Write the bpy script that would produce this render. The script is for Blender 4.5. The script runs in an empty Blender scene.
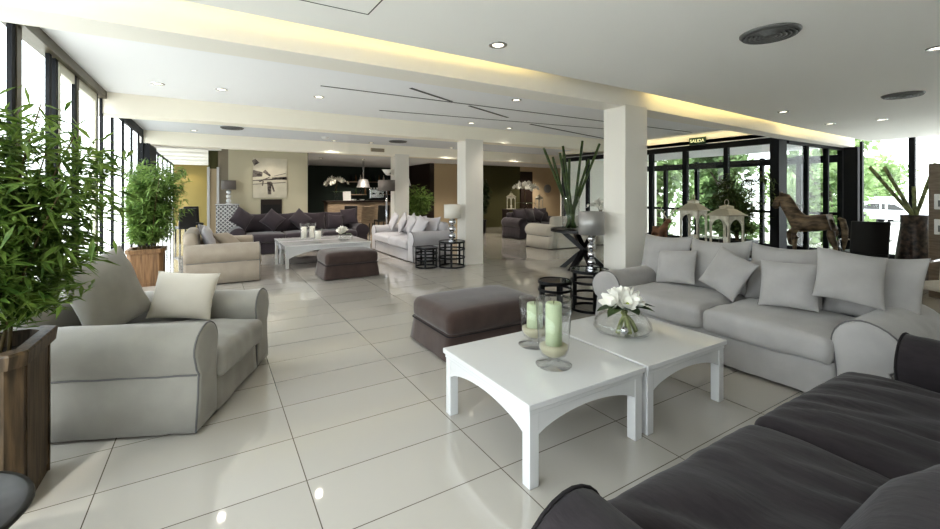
import bpy, bmesh, math, random
from mathutils import Vector, Matrix, Euler, noise
R = math.radians
PI = math.pi
rnd = random.Random(7)
scene = bpy.context.scene
COL = scene.collection

# ------------------------------------------------------------------ materials
def lin(c):
    return tuple(((v / 255) / 12.92 if v / 255 <= .04045 else ((v / 255 + .055) / 1.055) ** 2.4) for v in c) + (1,)

def mat(name, col, rough=.5, metal=0, bump=None, var=None, spec=.5, sheen=0, emit=None, stretch=(1, 1, 1), coat=0):
    m = bpy.data.materials.new(name)
    m.use_nodes = True
    nt = m.node_tree
    b = nt.nodes['Principled BSDF']
    b.inputs['Base Color'].default_value = lin(col)
    b.inputs['Roughness'].default_value = rough
    b.inputs['Metallic'].default_value = metal
    b.inputs['Specular IOR Level'].default_value = spec
    b.inputs['Sheen Weight'].default_value = sheen
    b.inputs['Coat Weight'].default_value = coat
    if emit:
        b.inputs['Emission Color'].default_value = lin(emit[0])
        b.inputs['Emission Strength'].default_value = emit[1]
    if bump or var:
        tc = nt.nodes.new('ShaderNodeTexCoord')
        mp = nt.nodes.new('ShaderNodeMapping')
        mp.inputs['Scale'].default_value = stretch
        nt.links.new(tc.outputs['Object'], mp.inputs['Vector'])
    if var:
        n = nt.nodes.new('ShaderNodeTexNoise')
        n.inputs['Scale'].default_value = var[0]
        n.inputs['Detail'].default_value = 5
        r = nt.nodes.new('ShaderNodeValToRGB')
        r.color_ramp.elements[0].color = lin(col)
        r.color_ramp.elements[1].color = lin(var[1])
        r.color_ramp.elements[0].position = .35
        r.color_ramp.elements[1].position = .65
        nt.links.new(mp.outputs['Vector'], n.inputs['Vector'])
        nt.links.new(n.outputs['Fac'], r.inputs['Fac'])
        nt.links.new(r.outputs['Color'], b.inputs['Base Color'])
    if bump:
        n2 = nt.nodes.new('ShaderNodeTexNoise')
        n2.inputs['Scale'].default_value = bump[0]
        n2.inputs['Detail'].default_value = 4
        bp = nt.nodes.new('ShaderNodeBump')
        bp.inputs['Strength'].default_value = bump[1]
        bp.inputs['Distance'].default_value = bump[2] if len(bump) > 2 else .01
        nt.links.new(mp.outputs['Vector'], n2.inputs['Vector'])
        nt.links.new(n2.outputs['Fac'], bp.inputs['Height'])
        nt.links.new(bp.outputs['Normal'], b.inputs['Normal'])
    return m

def glass_mat(name, tint=(1, 1, 1, 1), refl=.06, rough=0.0, graze=.6):
    m = bpy.data.materials.new(name)
    m.use_nodes = True
    nt = m.node_tree
    for n in list(nt.nodes):
        nt.nodes.remove(n)
    out = nt.nodes.new('ShaderNodeOutputMaterial')
    tr = nt.nodes.new('ShaderNodeBsdfTransparent')
    tr.inputs['Color'].default_value = tint
    gl = nt.nodes.new('ShaderNodeBsdfGlossy')
    gl.inputs['Roughness'].default_value = rough
    lw = nt.nodes.new('ShaderNodeLayerWeight')
    lw.inputs['Blend'].default_value = .5
    pw = nt.nodes.new('ShaderNodeMath')
    pw.operation = 'POWER'
    pw.inputs[1].default_value = 4
    ma = nt.nodes.new('ShaderNodeMath')
    ma.operation = 'MULTIPLY_ADD'
    ma.inputs[1].default_value = graze
    ma.inputs[2].default_value = refl
    mx = nt.nodes.new('ShaderNodeMixShader')
    nt.links.new(lw.outputs['Facing'], pw.inputs[0])
    nt.links.new(pw.outputs[0], ma.inputs[0])
    nt.links.new(ma.outputs[0], mx.inputs['Fac'])
    nt.links.new(tr.outputs[0], mx.inputs[1])
    nt.links.new(gl.outputs[0], mx.inputs[2])
    nt.links.new(mx.outputs[0], out.inputs['Surface'])
    return m

def floor_mat():
    m = bpy.data.materials.new('polished_cream_tiles')
    m.use_nodes = True
    nt = m.node_tree
    b = nt.nodes['Principled BSDF']
    tc = nt.nodes.new('ShaderNodeTexCoord')
    mp = nt.nodes.new('ShaderNodeMapping')
    mp.inputs['Location'].default_value = (.505 + .925 * 20, -1.445 + .445 * 40, 0)
    br = nt.nodes.new('ShaderNodeTexBrick')
    br.offset = 0
    br.inputs['Scale'].default_value = 1
    br.inputs['Brick Width'].default_value = .925
    br.inputs['Row Height'].default_value = .445
    br.inputs['Mortar Size'].default_value = .0028
    br.inputs['Mortar Smooth'].default_value = .15
    br.inputs['Color1'].default_value = lin((190, 185, 177))
    br.inputs['Color2'].default_value = lin((185, 180, 172))
    br.inputs['Mortar'].default_value = lin((96, 88, 78))
    n = nt.nodes.new('ShaderNodeTexNoise')
    n.inputs['Scale'].default_value = 1.3
    n.inputs['Detail'].default_value = 4
    mx = nt.nodes.new('ShaderNodeMixRGB')
    mx.blend_type = 'MULTIPLY'
    mx.inputs['Fac'].default_value = .25
    rp = nt.nodes.new('ShaderNodeValToRGB')
    rp.color_ramp.elements[0].color = (.8, .79, .76, 1)
    rp.color_ramp.elements[1].color = (1, 1, 1, 1)
    nt.links.new(tc.outputs['Object'], mp.inputs['Vector'])
    nt.links.new(mp.outputs['Vector'], br.inputs['Vector'])
    nt.links.new(tc.outputs['Object'], n.inputs['Vector'])
    nt.links.new(n.outputs['Fac'], rp.inputs['Fac'])
    nt.links.new(br.outputs['Color'], mx.inputs['Color1'])
    nt.links.new(rp.outputs['Color'], mx.inputs['Color2'])
    nt.links.new(mx.outputs['Color'], b.inputs['Base Color'])
    b.inputs['Roughness'].default_value = .05
    b.inputs['Specular IOR Level'].default_value = .75
    b.inputs['Coat Weight'].default_value = .5
    b.inputs['Coat Roughness'].default_value = .03
    return m

def wood_mat(name, c1, c2, scale=(14, 14, 1.2), rough=.55):
    return mat(name, c1, rough, var=(3.0, c2), bump=(6, .35, .004), stretch=scale)

M = {}
M['floor'] = floor_mat()
M['ceil'] = mat('ceiling_paint', (244, 244, 246), .9)
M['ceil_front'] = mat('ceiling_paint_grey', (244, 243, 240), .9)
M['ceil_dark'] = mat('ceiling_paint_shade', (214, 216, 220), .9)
M['wall_white'] = mat('white_plaster', (240, 236, 228), .85, bump=(60, .05))
M['pillar'] = mat('warm_white_pillar_paint', (226, 222, 214), .7)
M['beam_cream'] = mat('beam_paint_with_glow', (246, 240, 226), .85)  # cream tint stands in for the faint yellow cove glow
M['wall_cream'] = mat('cream_wall_paint', (206, 198, 174), .85)
M['wall_beige'] = mat('beige_wall_paint', (190, 172, 144), .85)
M['wall_green'] = mat('dark_green_wall_paint', (38, 52, 46), .5)
M['wall_olive'] = mat('olive_wall_paint', (74, 72, 40), .8)
M['wall_yellow'] = mat('ochre_wall_paint', (142, 126, 76), .85)
M['wall_grey'] = mat('grey_wall_paint', (150, 140, 124), .8)
M['frame'] = mat('dark_window_frame', (26, 28, 31), .6, spec=.25)
M['frame_mid'] = mat('bronze_window_frame', (98, 90, 74), .4, .3)
M['frame_light'] = mat('pale_window_frame', (206, 202, 184), .4)
M['glass'] = glass_mat('window_glass', (.97, .985, .98, 1), .02, 0, .18)
M['clear'] = glass_mat('clear_glass', (.988, .992, .992, 1), .04, 0, .75)
M['dark_glass'] = mat('smoked_glass', (30, 32, 34), .04, spec=.9)
M['linen_grey'] = mat('grey_linen', (172, 169, 167), .92, bump=(420, .35, .002), var=(5, (163, 160, 158)), sheen=.25)
M['linen_warm'] = mat('warm_grey_linen', (154, 150, 142), .92, bump=(420, .3, .002), var=(5, (145, 141, 134)), sheen=.25)
M['linen_beige'] = mat('beige_linen', (164, 152, 137), .92, bump=(420, .3, .002), var=(5, (154, 142, 128)), sheen=.2)
M['linen_pale'] = mat('pale_grey_linen', (186, 183, 186), .92, bump=(420, .3, .002), sheen=.2)
M['linen_white'] = mat('off_white_linen', (205, 198, 186), .92, bump=(420, .3, .002), sheen=.2)
M['dark_near'] = mat('charcoal_plum_cotton', (48, 42, 45), .95, bump=(14, .22, .02), var=(24, (40, 35, 38)), sheen=.1, stretch=(2.2, .6, 1))
M['dark_far'] = mat('dark_aubergine_cotton', (52, 44, 50), .95, bump=(40, .2), sheen=.3)
M['brown'] = mat('dark_brown_cotton', (72, 56, 50), .95, bump=(300, .3, .002), var=(8, (64, 49, 44)), sheen=.3)
M['piping'] = mat('grey_piping_cord', (112, 110, 110), .9)
M['piping_dark'] = mat('black_piping_cord', (34, 30, 32), .9)
M['lacquer'] = mat('white_lacquer', (214, 214, 214), .12, spec=.6, coat=.4)
M['black_metal'] = mat('black_iron', (24, 24, 26), .4, .4)
M['black_wood'] = mat('black_stained_wood', (30, 28, 29), .35)
M['chrome'] = mat('polished_chrome', (205, 205, 208), .12, 1)
M['silver'] = mat('silver_lamp_fabric', (168, 166, 164), .38, .45, bump=(200, .15))
M['shade_grey'] = mat('grey_lamp_fabric', (112, 106, 102), .7)
M['shade_white'] = mat('white_lamp_fabric', (226, 222, 212), .7)
M['planter'] = wood_mat('weathered_brown_planks', (60, 48, 34), (96, 78, 56))
M['planter2'] = wood_mat('warm_brown_planks', (96, 70, 44), (130, 98, 66))
M['soil'] = mat('potting_soil', (42, 34, 26), 1, bump=(40, .8))
M['leaf'] = mat('bamboo_leaf_green', (74, 104, 44), .45, var=(9, (132, 152, 78)))
M['leaf2'] = mat('fresh_leaf_green', (86, 118, 56), .5, var=(8, (150, 172, 100)))
def translucent(m, fac):
    nt = m.node_tree
    p = nt.nodes['Principled BSDF']
    out = nt.nodes['Material Output']
    tl = nt.nodes.new('ShaderNodeBsdfTranslucent')
    mx = nt.nodes.new('ShaderNodeMixShader')
    mx.inputs['Fac'].default_value = fac
    src = p.inputs['Base Color'].links
    if src:
        nt.links.new(src[0].from_socket, tl.inputs['Color'])
    else:
        tl.inputs['Color'].default_value = p.inputs['Base Color'].default_value
    nt.links.new(p.outputs[0], mx.inputs[1])
    nt.links.new(tl.outputs[0], mx.inputs[2])
    nt.links.new(mx.outputs[0], out.inputs['Surface'])
M['leaf_dark'] = mat('deep_leaf_green', (36, 56, 28), .5, var=(6, (62, 84, 40)))
M['leaf_dark2'] = mat('olive_leaf_green', (58, 76, 38), .5, var=(6, (98, 112, 62)))
translucent(M['leaf_dark2'], .3)
M['leaf_out'] = mat('pale_leaf_green', (112, 138, 84), .6, var=(1.2, (164, 184, 134)))  # the paler of the two outdoor leaf colours
M['leaf_out2'] = mat('garden_leaf_green', (74, 100, 60), .6, var=(1.2, (128, 150, 100)))
for k_ in ('leaf', 'leaf2', 'leaf_out', 'leaf_out2'):
    translucent(M[k_], .35)
M['cane'] = mat('green_cane', (46, 66, 32), .4, var=(12, (78, 96, 44)))
M['cane_pale'] = mat('yellow_green_cane', (150, 156, 104), .4, var=(12, (86, 92, 54)))
M['stem'] = mat('brown_cane_stem', (98, 84, 54), .7)
M['bark'] = mat('grey_bark', (92, 84, 72), .9, bump=(20, .6))
M['candle'] = mat('pale_green_wax', (184, 196, 160), .5)
M['sand'] = mat('pale_sand', (176, 170, 146), .95, bump=(150, .5))
M['wick'] = mat('dark_wick', (40, 36, 30), .9)
M['petal'] = mat('white_petal', (246, 244, 236), .6, sheen=.2)
M['petal_core'] = mat('yellow_green_flower_heart', (190, 200, 110), .6)
M['bronze'] = mat('weathered_bronze', (62, 51, 40), .55, .3, bump=(30, .5), var=(9, (128, 110, 88)), stretch=(1, 1, 2.5))
M['copper'] = mat('brown_carved_wood', (96, 66, 48), .6, .1, bump=(30, .5), var=(9, (150, 112, 86)))
M['lantern'] = mat('cream_painted_wood', (226, 222, 208), .7, var=(14, (196, 190, 174)))
M['roof_tin'] = mat('aged_pale_metal', (176, 170, 152), .5, .3)
M['leather'] = mat('black_leather', (28, 28, 30), .4)
M['vase_dark'] = mat('dark_mottled_ceramic', (30, 26, 24), .3, var=(14, (92, 76, 66)), bump=(22, .7))
M['wood_panel'] = wood_mat('grey_brown_veneer', (112, 98, 82), (132, 117, 100), (2, 2, 14), .5)
M['bar_wood'] = wood_mat('taupe_bar_wood', (128, 112, 94), (150, 133, 114), (2, 2, 10), .5)
M['dark_wood'] = mat('dark_brown_wood', (46, 34, 28), .5)
M['plastic_white'] = mat('white_plastic', (232, 232, 230), .4)
M['plastic_grey'] = mat('grey_plastic', (120, 120, 120), .4)
M['vent'] = mat('grey_vent_metal', (112, 112, 112), .5, .2)
M['vent_dark'] = mat('dark_vent_gap', (40, 40, 42), .7)
M['lamp_on'] = mat('lit_lamp', (255, 250, 235), .5, emit=((255, 246, 226), 2.5))
M['slot'] = mat('ceiling_slot_shadow', (84, 84, 84), .8)
M['canvas'] = mat('painting_canvas', (222, 214, 196), .9, var=(3, (206, 198, 180)))
M['ink'] = mat('black_paint', (66, 58, 56), .8, var=(14, (140, 130, 122)))
M['niche'] = mat('black_niche', (22, 20, 20), .6)
M['sign'] = mat('dark_green_sign', (30, 62, 40), .5)
M['sign_text'] = mat('pale_sign_lettering', (238, 240, 190), .5, emit=((238, 240, 190), .6))
M['ground'] = mat('pale_outdoor_paving', (205, 203, 196), .9)
M['car_white'] = mat('white_car_paint', (228, 230, 234), .25, coat=.6)
M['car_dark'] = mat('slate_car_paint', (66, 74, 92), .3, .3, coat=.6)
M['rubber'] = mat('black_rubber', (26, 26, 28), .8)
M['red'] = mat('red_paint', (186, 62, 58), .6)

# ------------------------------------------------------------------ mesh helpers
def finish(bm, smooth=False):
    me = bpy.data.meshes.new('m')
    bmesh.ops.recalc_face_normals(bm, faces=bm.faces)
    bm.to_mesh(me)
    bm.free()
    if smooth:
        me.shade_smooth()
    return me

def obj(name, bm, m, parent=None, smooth=False, loc=None):
    me = finish(bm, smooth) if isinstance(bm, bmesh.types.BMesh) else bm
    me.name = name
    if m is not None:
        me.materials.append(m)
    o = bpy.data.objects.new(name, me)
    COL.objects.link(o)
    if parent is not None:
        o.parent = parent
    if loc:
        o.location = loc
    return o

def tag(o, label, cat, group=None):
    o['label'] = label
    o['category'] = cat
    if group:
        o['group'] = group
    return o

def struct(name, bm, m, parent=None, smooth=False):
    o = obj(name, bm, m, parent, smooth)
    o['kind'] = 'structure'
    return o

def thing(name, label, cat, loc=(0, 0, 0), rz=0, group=None):
    o = bpy.data.objects.new(name, None)
    o.empty_display_size = .1
    COL.objects.link(o)
    o.location = loc
    o.rotation_euler = (0, 0, rz)
    return tag(o, label, cat, group)

def dup(root, loc, rz=0, label=None, scale=None):
    def cp(o, parent):
        c = o.copy()
        COL.objects.link(c)
        if parent is not None:
            c.parent = parent
        for ch in list(o.children):
            cp(ch, c)
        return c
    r = cp(root, None)
    r.location = loc
    r.rotation_euler = (0, 0, rz)
    if scale:
        r.scale = scale
    if label:
        r['label'] = label
    return r

def B():
    return bmesh.new()

def box(bm, c, s, rot=None, bev=0):
    r = bmesh.ops.create_cube(bm, size=1)
    vs = r['verts']
    mt = Matrix.Translation(c) @ (rot.to_matrix().to_4x4() if rot else Matrix()) @ Matrix.Diagonal((*s, 1))
    if bev:
        mt0 = Matrix.Diagonal((*s, 1))
        bmesh.ops.transform(bm, matrix=mt0, verts=vs)
        es = {e for v in vs for e in v.link_edges}
        rr = bmesh.ops.bevel(bm, geom=list(es), offset=bev, segments=2, affect='EDGES', profile=.5)
        vs = list({v for f in rr['faces'] for v in f.verts} | {v for v in vs if v.is_valid})
        mt = Matrix.Translation(c) @ (rot.to_matrix().to_4x4() if rot else Matrix())
    bmesh.ops.transform(bm, matrix=mt, verts=vs)
    return bm

def bx(x0, x1, y0, y1, z0, z1, bev=0, bm=None):
    bm = bm or B()
    return box(bm, ((x0 + x1) / 2, (y0 + y1) / 2, (z0 + z1) / 2), (x1 - x0, y1 - y0, z1 - z0), None, bev)

def cyl(bm, c, r, h, n=24, r2=None, rot=None):
    mt = Matrix.Translation(c) @ (rot.to_matrix().to_4x4() if rot else Matrix())
    bmesh.ops.create_cone(bm, cap_ends=True, segments=n, radius1=r, radius2=r if r2 is None else r2, depth=h, matrix=mt)
    return bm

def lathe(bm, prof, n=32, c=(0, 0, 0), closed=False):
    rings = []
    for (r, z) in prof:
        if r < 1e-5:
            rings.append([bm.verts.new((c[0], c[1], c[2] + z))])
        else:
            rings.append([bm.verts.new((c[0] + r * math.cos(2 * PI * i / n), c[1] + r * math.sin(2 * PI * i / n), c[2] + z)) for i in range(n)])
    pairs = list(zip(rings, rings[1:])) + ([(rings[-1], rings[0])] if closed else [])
    for a, b in pairs:
        for i in range(n):
            j = (i + 1) % n
            if len(a) == 1 and len(b) > 1:
                bm.faces.new((a[0], b[i], b[j]))
            elif len(b) == 1 and len(a) > 1:
                bm.faces.new((a[i], a[j], b[0]))
            elif len(a) > 1:
                bm.faces.new((a[i], a[j], b[j], b[i]))
    return bm

def tube(bm, pts, r, n=8, caps=True, closed=False):
    pts = [Vector(p) for p in pts]
    rs = r if isinstance(r, (list, tuple)) else [r] * len(pts)
    rings = []
    N = len(pts)
    prev = None
    for i, p in enumerate(pts):
        if closed:
            t = pts[(i + 1) % N] - pts[i - 1]
        else:
            t = pts[min(i + 1, N - 1)] - pts[max(i - 1, 0)]
        t.normalize()
        ref = prev if prev is not None else (Vector((0, 0, 1)) if abs(t.z) < .9 else Vector((1, 0, 0)))
        a = (ref - t * ref.dot(t))
        if a.length < 1e-4:
            a = t.orthogonal()
        a.normalize()
        b = t.cross(a)
        prev = a
        rings.append([bm.verts.new(p + (a * math.cos(2 * PI * k / n) + b * math.sin(2 * PI * k / n)) * rs[i]) for k in range(n)])
    for q in range(N if closed else N - 1):
        A, C = rings[q], rings[(q + 1) % N]
        for k in range(n):
            bm.faces.new((A[k], A[(k + 1) % n], C[(k + 1) % n], C[k]))
    if caps and not closed:
        bm.faces.new(rings[0])
        bm.faces.new(rings[-1])
    return bm

def torus(bm, c, R_, r, n=32, k=8):
    return tube(bm, [(c[0] + R_ * math.cos(2 * PI * i / n), c[1] + R_ * math.sin(2 * PI * i / n), c[2]) for i in range(n)], r, k, closed=True)

def prism(bm, poly, axis, a, b):
    """extrude a 2-D polygon along an axis ('x': poly is (y,z); 'y': (x,z); 'z': (x,y))"""
    f = {'x': lambda p, t: (t, p[0], p[1]), 'y': lambda p, t: (p[0], t, p[1]), 'z': lambda p, t: (p[0], p[1], t)}[axis]
    A = [bm.verts.new(f(p, a)) for p in poly]
    C = [bm.verts.new(f(p, b)) for p in poly]
    n = len(poly)
    for i in range(n):
        bm.faces.new((A[i], A[(i + 1) % n], C[(i + 1) % n], C[i]))
    bm.faces.new(A)
    bm.faces.new(C)
    return bm

def axis_coords(h, r, n):
    c = [-h + r * (1 - t) for t in (1.0, .72, .42, .16)]
    c = [-(h - r) - r * t for t in (1.0, .62, .3)]
    m = [-(h - r) + 2 * (h - r) * i / n for i in range(n + 1)]
    return c + m + [-v for v in reversed(c)]

def rbox(size, r, n=(8, 8, 3), fn=None, bm=None, mt=None):
    """soft rounded box; fn(p, nrm) may move each point"""
    bm = bm or B()
    h = [s / 2 for s in size]
    r = min(r, min(h) * .98)
    ax = [axis_coords(h[i], r, n[i]) for i in range(3)]
    cache = {}
    def vert(p):
        q = Vector([max(-(h[i] - r), min(h[i] - r, p[i])) for i in range(3)])
        d = Vector(p) - q
        if d.length > 1e-9:
            d.normalize()
        v = q + d * r
        key = tuple(round(x, 5) for x in v)
        if key not in cache:
            w = fn(v.copy(), d) if fn else v
            if mt:
                w = mt @ w
            cache[key] = bm.verts.new(w)
        return cache[key]
    for a in range(3):
        b, c = (a + 1) % 3, (a + 2) % 3
        for sgn in (-1, 1):
            for i in range(len(ax[b]) - 1):
                for j in range(len(ax[c]) - 1):
                    q = []
                    for (ii, jj) in ((i, j), (i + 1, j), (i + 1, j + 1), (i, j + 1)):
                        p = [0, 0, 0]
                        p[a] = sgn * h[a]
                        p[b] = ax[b][ii]
                        p[c] = ax[c][jj]
                        v = vert(p)
                        if v not in q:
                            q.append(v)
                    if len(q) >= 3:
                        try:
                            bm.faces.new(q)
                        except ValueError:
                            pass
    return bm

def nz(p, s, seed=0):
    return noise.noise(Vector((p[0] * s + seed * 7.3, p[1] * s + seed * 3.1, p[2] * s - seed * 5.7)))

def cushion_bm(size, r=.06, crown=.03, amp=.008, seed=0, n=(12, 10, 3)):
    hx, hy = size[0] / 2, size[1] / 2
    def fn(v, d):
        cr = max(0, 1 - (v.x / hx) ** 4) * max(0, 1 - (v.y / hy) ** 4)
        v.z += crown * cr * (1 if v.z > 0 else -.2)
        v += d * (amp * nz(v, 5, seed) + amp * .6 * nz(v, 13, seed + 3))
        return v
    return rbox(size, r, n, fn)

def pillow_bm(w, h, t, seed=0, n=14, sag=0.0):
    bm = B()
    us = [math.sin(PI / 2 * (-1 + 2 * i / n)) for i in range(n + 1)]
    g = {}
    for sd in (1, -1):
        for i, u in enumerate(us):
            for j, v in enumerate(us):
                edge = i in (0, n) or j in (0, n)
                if edge and sd == -1:
                    g[(sd, i, j)] = g[(1, i, j)]
                    continue
                T = t / 2 * (max(0, 1 - abs(u) ** 2.6) * max(0, 1 - abs(v) ** 2.6)) ** .55
                k = .93 + .07 * v * v
                k2 = .93 + .07 * u * u
                p = Vector((w / 2 * u * k, sd * T, h / 2 * v * k2))
                p.z -= sag * (1 - u * u) * max(0, v)
                if not edge:
                    p.y += sd * (.012 * nz(p, 7, seed) + .006 * nz(p, 17, seed + 1))
                g[(sd, i, j)] = bm.verts.new(p)
    for sd in (1, -1):
        for i in range(n):
            for j in range(n):
                bm.faces.new((g[(sd, i, j)], g[(sd, i + 1, j)], g[(sd, i + 1, j + 1)], g[(sd, i, j + 1)]))
    return bm

def pose(o, loc, yaw=0, tilt=0, roll=0):
    o.location = loc
    o.rotation_euler = (Matrix.Rotation(yaw, 3, 'Z') @ Matrix.Rotation(tilt, 3, 'X') @ Matrix.Rotation(roll, 3, 'Y')).to_euler()
    return o

def skirt_bm(L, D, z0, z1, flare=.02, seed=0, amp=.006, top=True):
    bm = B()
    hx, hy = L / 2, D / 2
    out = []
    def seg(a, b):
        k = max(6, int((Vector(b) - Vector(a)).length / .06))
        for i in range(k):
            out.append(Vector(a).lerp(Vector(b), i / k))
    c = .02
    P_ = [(-hx + c, -hy), (hx - c, -hy), (hx, -hy + c), (hx, hy - c), (hx - c, hy), (-hx + c, hy), (-hx, hy - c), (-hx, -hy + c)]
    for i in range(8):
        a, b = P_[i], P_[(i + 1) % 8]
        seg(a, b) if i % 2 == 0 else out.append(Vector(a))
    rows = []
    zs = [z0 + (z1 - z0) * t for t in (0, .25, .5, .75, 1)]
    for k, z in enumerate(zs):
        f = 1 - k / 4
        row = []
        for p in out:
            d = Vector((p.x / hx, p.y / hy))
            d = Vector((d.x if abs(d.x) > .9 else 0, d.y if abs(d.y) > .9 else 0))
            w = flare * f + amp * (.4 + f) * nz((p.x, p.y, z * .3), 7, seed)
            row.append(bm.verts.new((p.x + d.x * w, p.y + d.y * w, z)))
        rows.append(row)
    n = len(out)
    for a, b in zip(rows, rows[1:]):
        for i in range(n):
            bm.faces.new((a[i], a[(i + 1) % n], b[(i + 1) % n], b[i]))
    if top:
        bm.faces.new(rows[-1])
    return bm

def arm_profile(w, h, s, low=False):
    r = w / 2
    zc = h - r * 1.06
    pts = [(-s * r * .82, .02), (-s * r * .82, .25), (-s * r * .9, zc - r * .4)]
    for k in range(15):
        a = PI - PI * 1.12 * k / 14
        rr = r * (1 if math.cos(a) < 0 else 1.0 + .26 * math.cos(a))
        pts.append((s * rr * math.cos(a), zc + r * 1.06 * math.sin(a)))
    zs = min(.36, zc - r * .8)
    pts += [(s * r * 1.02, zs + (zc - r * .4 - zs) * .45), (s * r * .84, zs + .012), (s * r * .80, zs), (s * r * .86, zs - .012), (s * r * .92, zs * .6), (s * r * 1.10, .02)]
    return pts

def arm_bm(w, h, s, y0, y1, seed=0):
    prof = arm_profile(w, h, s)
    cx = sum(p[0] for p in prof) / len(prof)
    cz = h * .5
    bm = B()
    rows = []
    spec = [(y0 - .006, .80), (y0 - .003, .93), (y0 + .004, .985), (y0 + .02, 1.0)] + [(y0 + .02 + (y1 - y0 - .02) * t / 22, 1.0) for t in range(1, 23)]
    for y, k in spec:
        row = []
        for (x, z) in prof:
            p = Vector((cx + (x - cx) * k, y, max(.02, cz + (z - cz) * k)))
            if y > y0 + .03:
                if z < .33 and (x - cx) * s > 0:
                    p.x += s * .012 * nz((y * 1.0, z * .4, 0), 9, seed)
                a = .010 * nz(p, 4, seed) + .005 * nz(p, 12, seed)
                p.x += a * s
                p.z += a if z > .4 else 0
            row.append(bm.verts.new(p))
        rows.append(row)
    n = len(prof)
    for a, b in zip(rows, rows[1:]):
        for i in range(n):
            bm.faces.new((a[i], a[(i + 1) % n], b[(i + 1) % n], b[i]))
    bm.faces.new(rows[0])
    bm.faces.new(rows[-1])
    return bm

def arm_piping(w, h, s, y0):
    prof = arm_profile(w, h, s)
    return tube(B(), [(x, y0 + .008, z) for (x, z) in prof], .006, 6)

def sofa(name, label, cat, loc, rz, L, D, m, seats, backs, arm_w=.3, arm_h=.64, seat_h=.46, back_h=.82, pipe='piping',
         seed=0, group=None, back_top=1.0, bc=True, arm_set=.0, back_sz=None):
    t = thing(name, label, cat, loc, rz, group)
    y0, y1 = -D / 2, D / 2
    obj('skirt', skirt_bm(L - arm_w * 1.9, D - .03, .02, .3, .014, seed, .011), m, t, True)
    for s in (-1, 1):
        a = obj('arm', arm_bm(arm_w, arm_h, s, y0 + arm_set, y1 - .02, seed + s), m, t, True, (s * (L / 2 - arm_w / 2), 0, 0))
        obj('piping', arm_piping(arm_w, arm_h, s, y0 + arm_set), M[pipe], a, True)
        zs = min(.36, arm_h - arm_w / 2 * 1.06 - arm_w * .4)
        obj('piping', tube(B(), [(s * arm_w * .41, y0 + arm_set + .02 + (D - .08) * k / 10, zs + .003 * math.sin(k * 2.3)) for k in range(11)], .006, 6), M[pipe], a, True)
    bh = back_h - .06
    def bf(v, d):
        v.y += .06 * (v.z / bh + .5)
        v += d * .008 * nz(v, 5, seed)
        return v
    obj('backrest', rbox((L - arm_w * .9, .2, bh), .08, (14, 2, 6), bf), m, t, True, (0, y1 - .16, .06 + bh / 2))
    Li = L - arm_w * 1.86
    w = Li / seats
    for i in range(seats):
        obj('seat_cushion', cushion_bm((w - .008, D - .24 + .05, .2), .055, .035, .012, seed + i, (16, 12, 3)), m, t, True,
            (-Li / 2 + w * (i + .5), -.145 + 0.0, seat_h - .1))
    if bc:
        Lb = back_sz[0] if back_sz else Li
        wb = Lb / backs
        hb = back_top - seat_h - .02
        for i in range(backs):
            o = obj('back_cushion', pillow_bm(wb * 1.02, hb * 1.05, .19, seed + 9 + i, sag=.02), m, t, True)
            pose(o, (-Lb / 2 + wb * (i + .5), y1 - .26, seat_h + hb / 2 + .01), R(rnd.uniform(-5, 5)), R(-17), R(rnd.uniform(-3, 3)))
    return t

def scatter(label, m, loc, yaw, tilt, roll, sz=(.45, .45, .15), seed=0, group=None):
    o = obj('scatter_cushion', pillow_bm(*sz, seed), m, None, True)
    tag(o, label, 'cushion', group)
    return pose(o, loc, yaw, tilt, roll)

# ------------------------------------------------------------------ setting
fl = struct('floor', bx(-1.4, 15, -2.2, 23, -.12, 0), M['floor'])
struct('ground', bx(-60, 90, -40, 90, -.62, -.5), M['ground'])

# front ceiling panel (its far edge stops short of the beam and hides a light cove)
struct('ceiling_front', prism(B(), [(-1.4, -2.2), (13.4, -2.2), (13.4, 3.72), (9.5, 3.62), (4.5, 3.34), (-1.4, 3.28)], 'z', 2.74, 2.84), M['ceil_front'])
struct('ceiling_cove_light_block', bx(-1.4, 13.4, 2.96, 3.0, 2.83, 3.2), M['ceil'])  # hidden upright added to stop sky light leaking into the cove
struct('ceiling_cove', prism(B(), [(-1.4, 3.0), (13.4, 3.0), (13.4, 4.2), (-1.4, 4.2)], 'z', 3.12, 3.2), M['ceil'])
struct('beam', prism(B(), [(-1.4, 3.6), (4.48, 3.6), (9.5, 3.86), (13.4, 3.98), (13.4, 4.16), (9.9, 4.16), (4.48, 3.95), (-1.4, 3.95)], 'z', 2.62, 3.12), M['wall_white'])
struct('ceiling_middle', bx(-1.4, 10, 3.9, 7.7, 2.9, 3.0), M['ceil'])
struct('beam', bx(-1.4, 10, 7.6, 7.95, 2.6, 3.0), M['beam_cream'])
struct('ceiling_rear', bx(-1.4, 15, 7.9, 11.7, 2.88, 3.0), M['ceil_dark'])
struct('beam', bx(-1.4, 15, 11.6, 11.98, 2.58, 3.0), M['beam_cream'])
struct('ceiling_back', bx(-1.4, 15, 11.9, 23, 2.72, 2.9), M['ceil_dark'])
struct('ceiling_vestibule', bx(9.9, 13.5, 4.1, 10.6, 2.66, 2.76), M['ceil'])
for y, nm in ((3.6, 'near'), (7.6, 'middle'), (11.6, 'rear')):
    struct('pillar', bx(4.5, 4.94, y - .004, y + .35, 0, 2.64, .008), M['pillar'])

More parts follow.
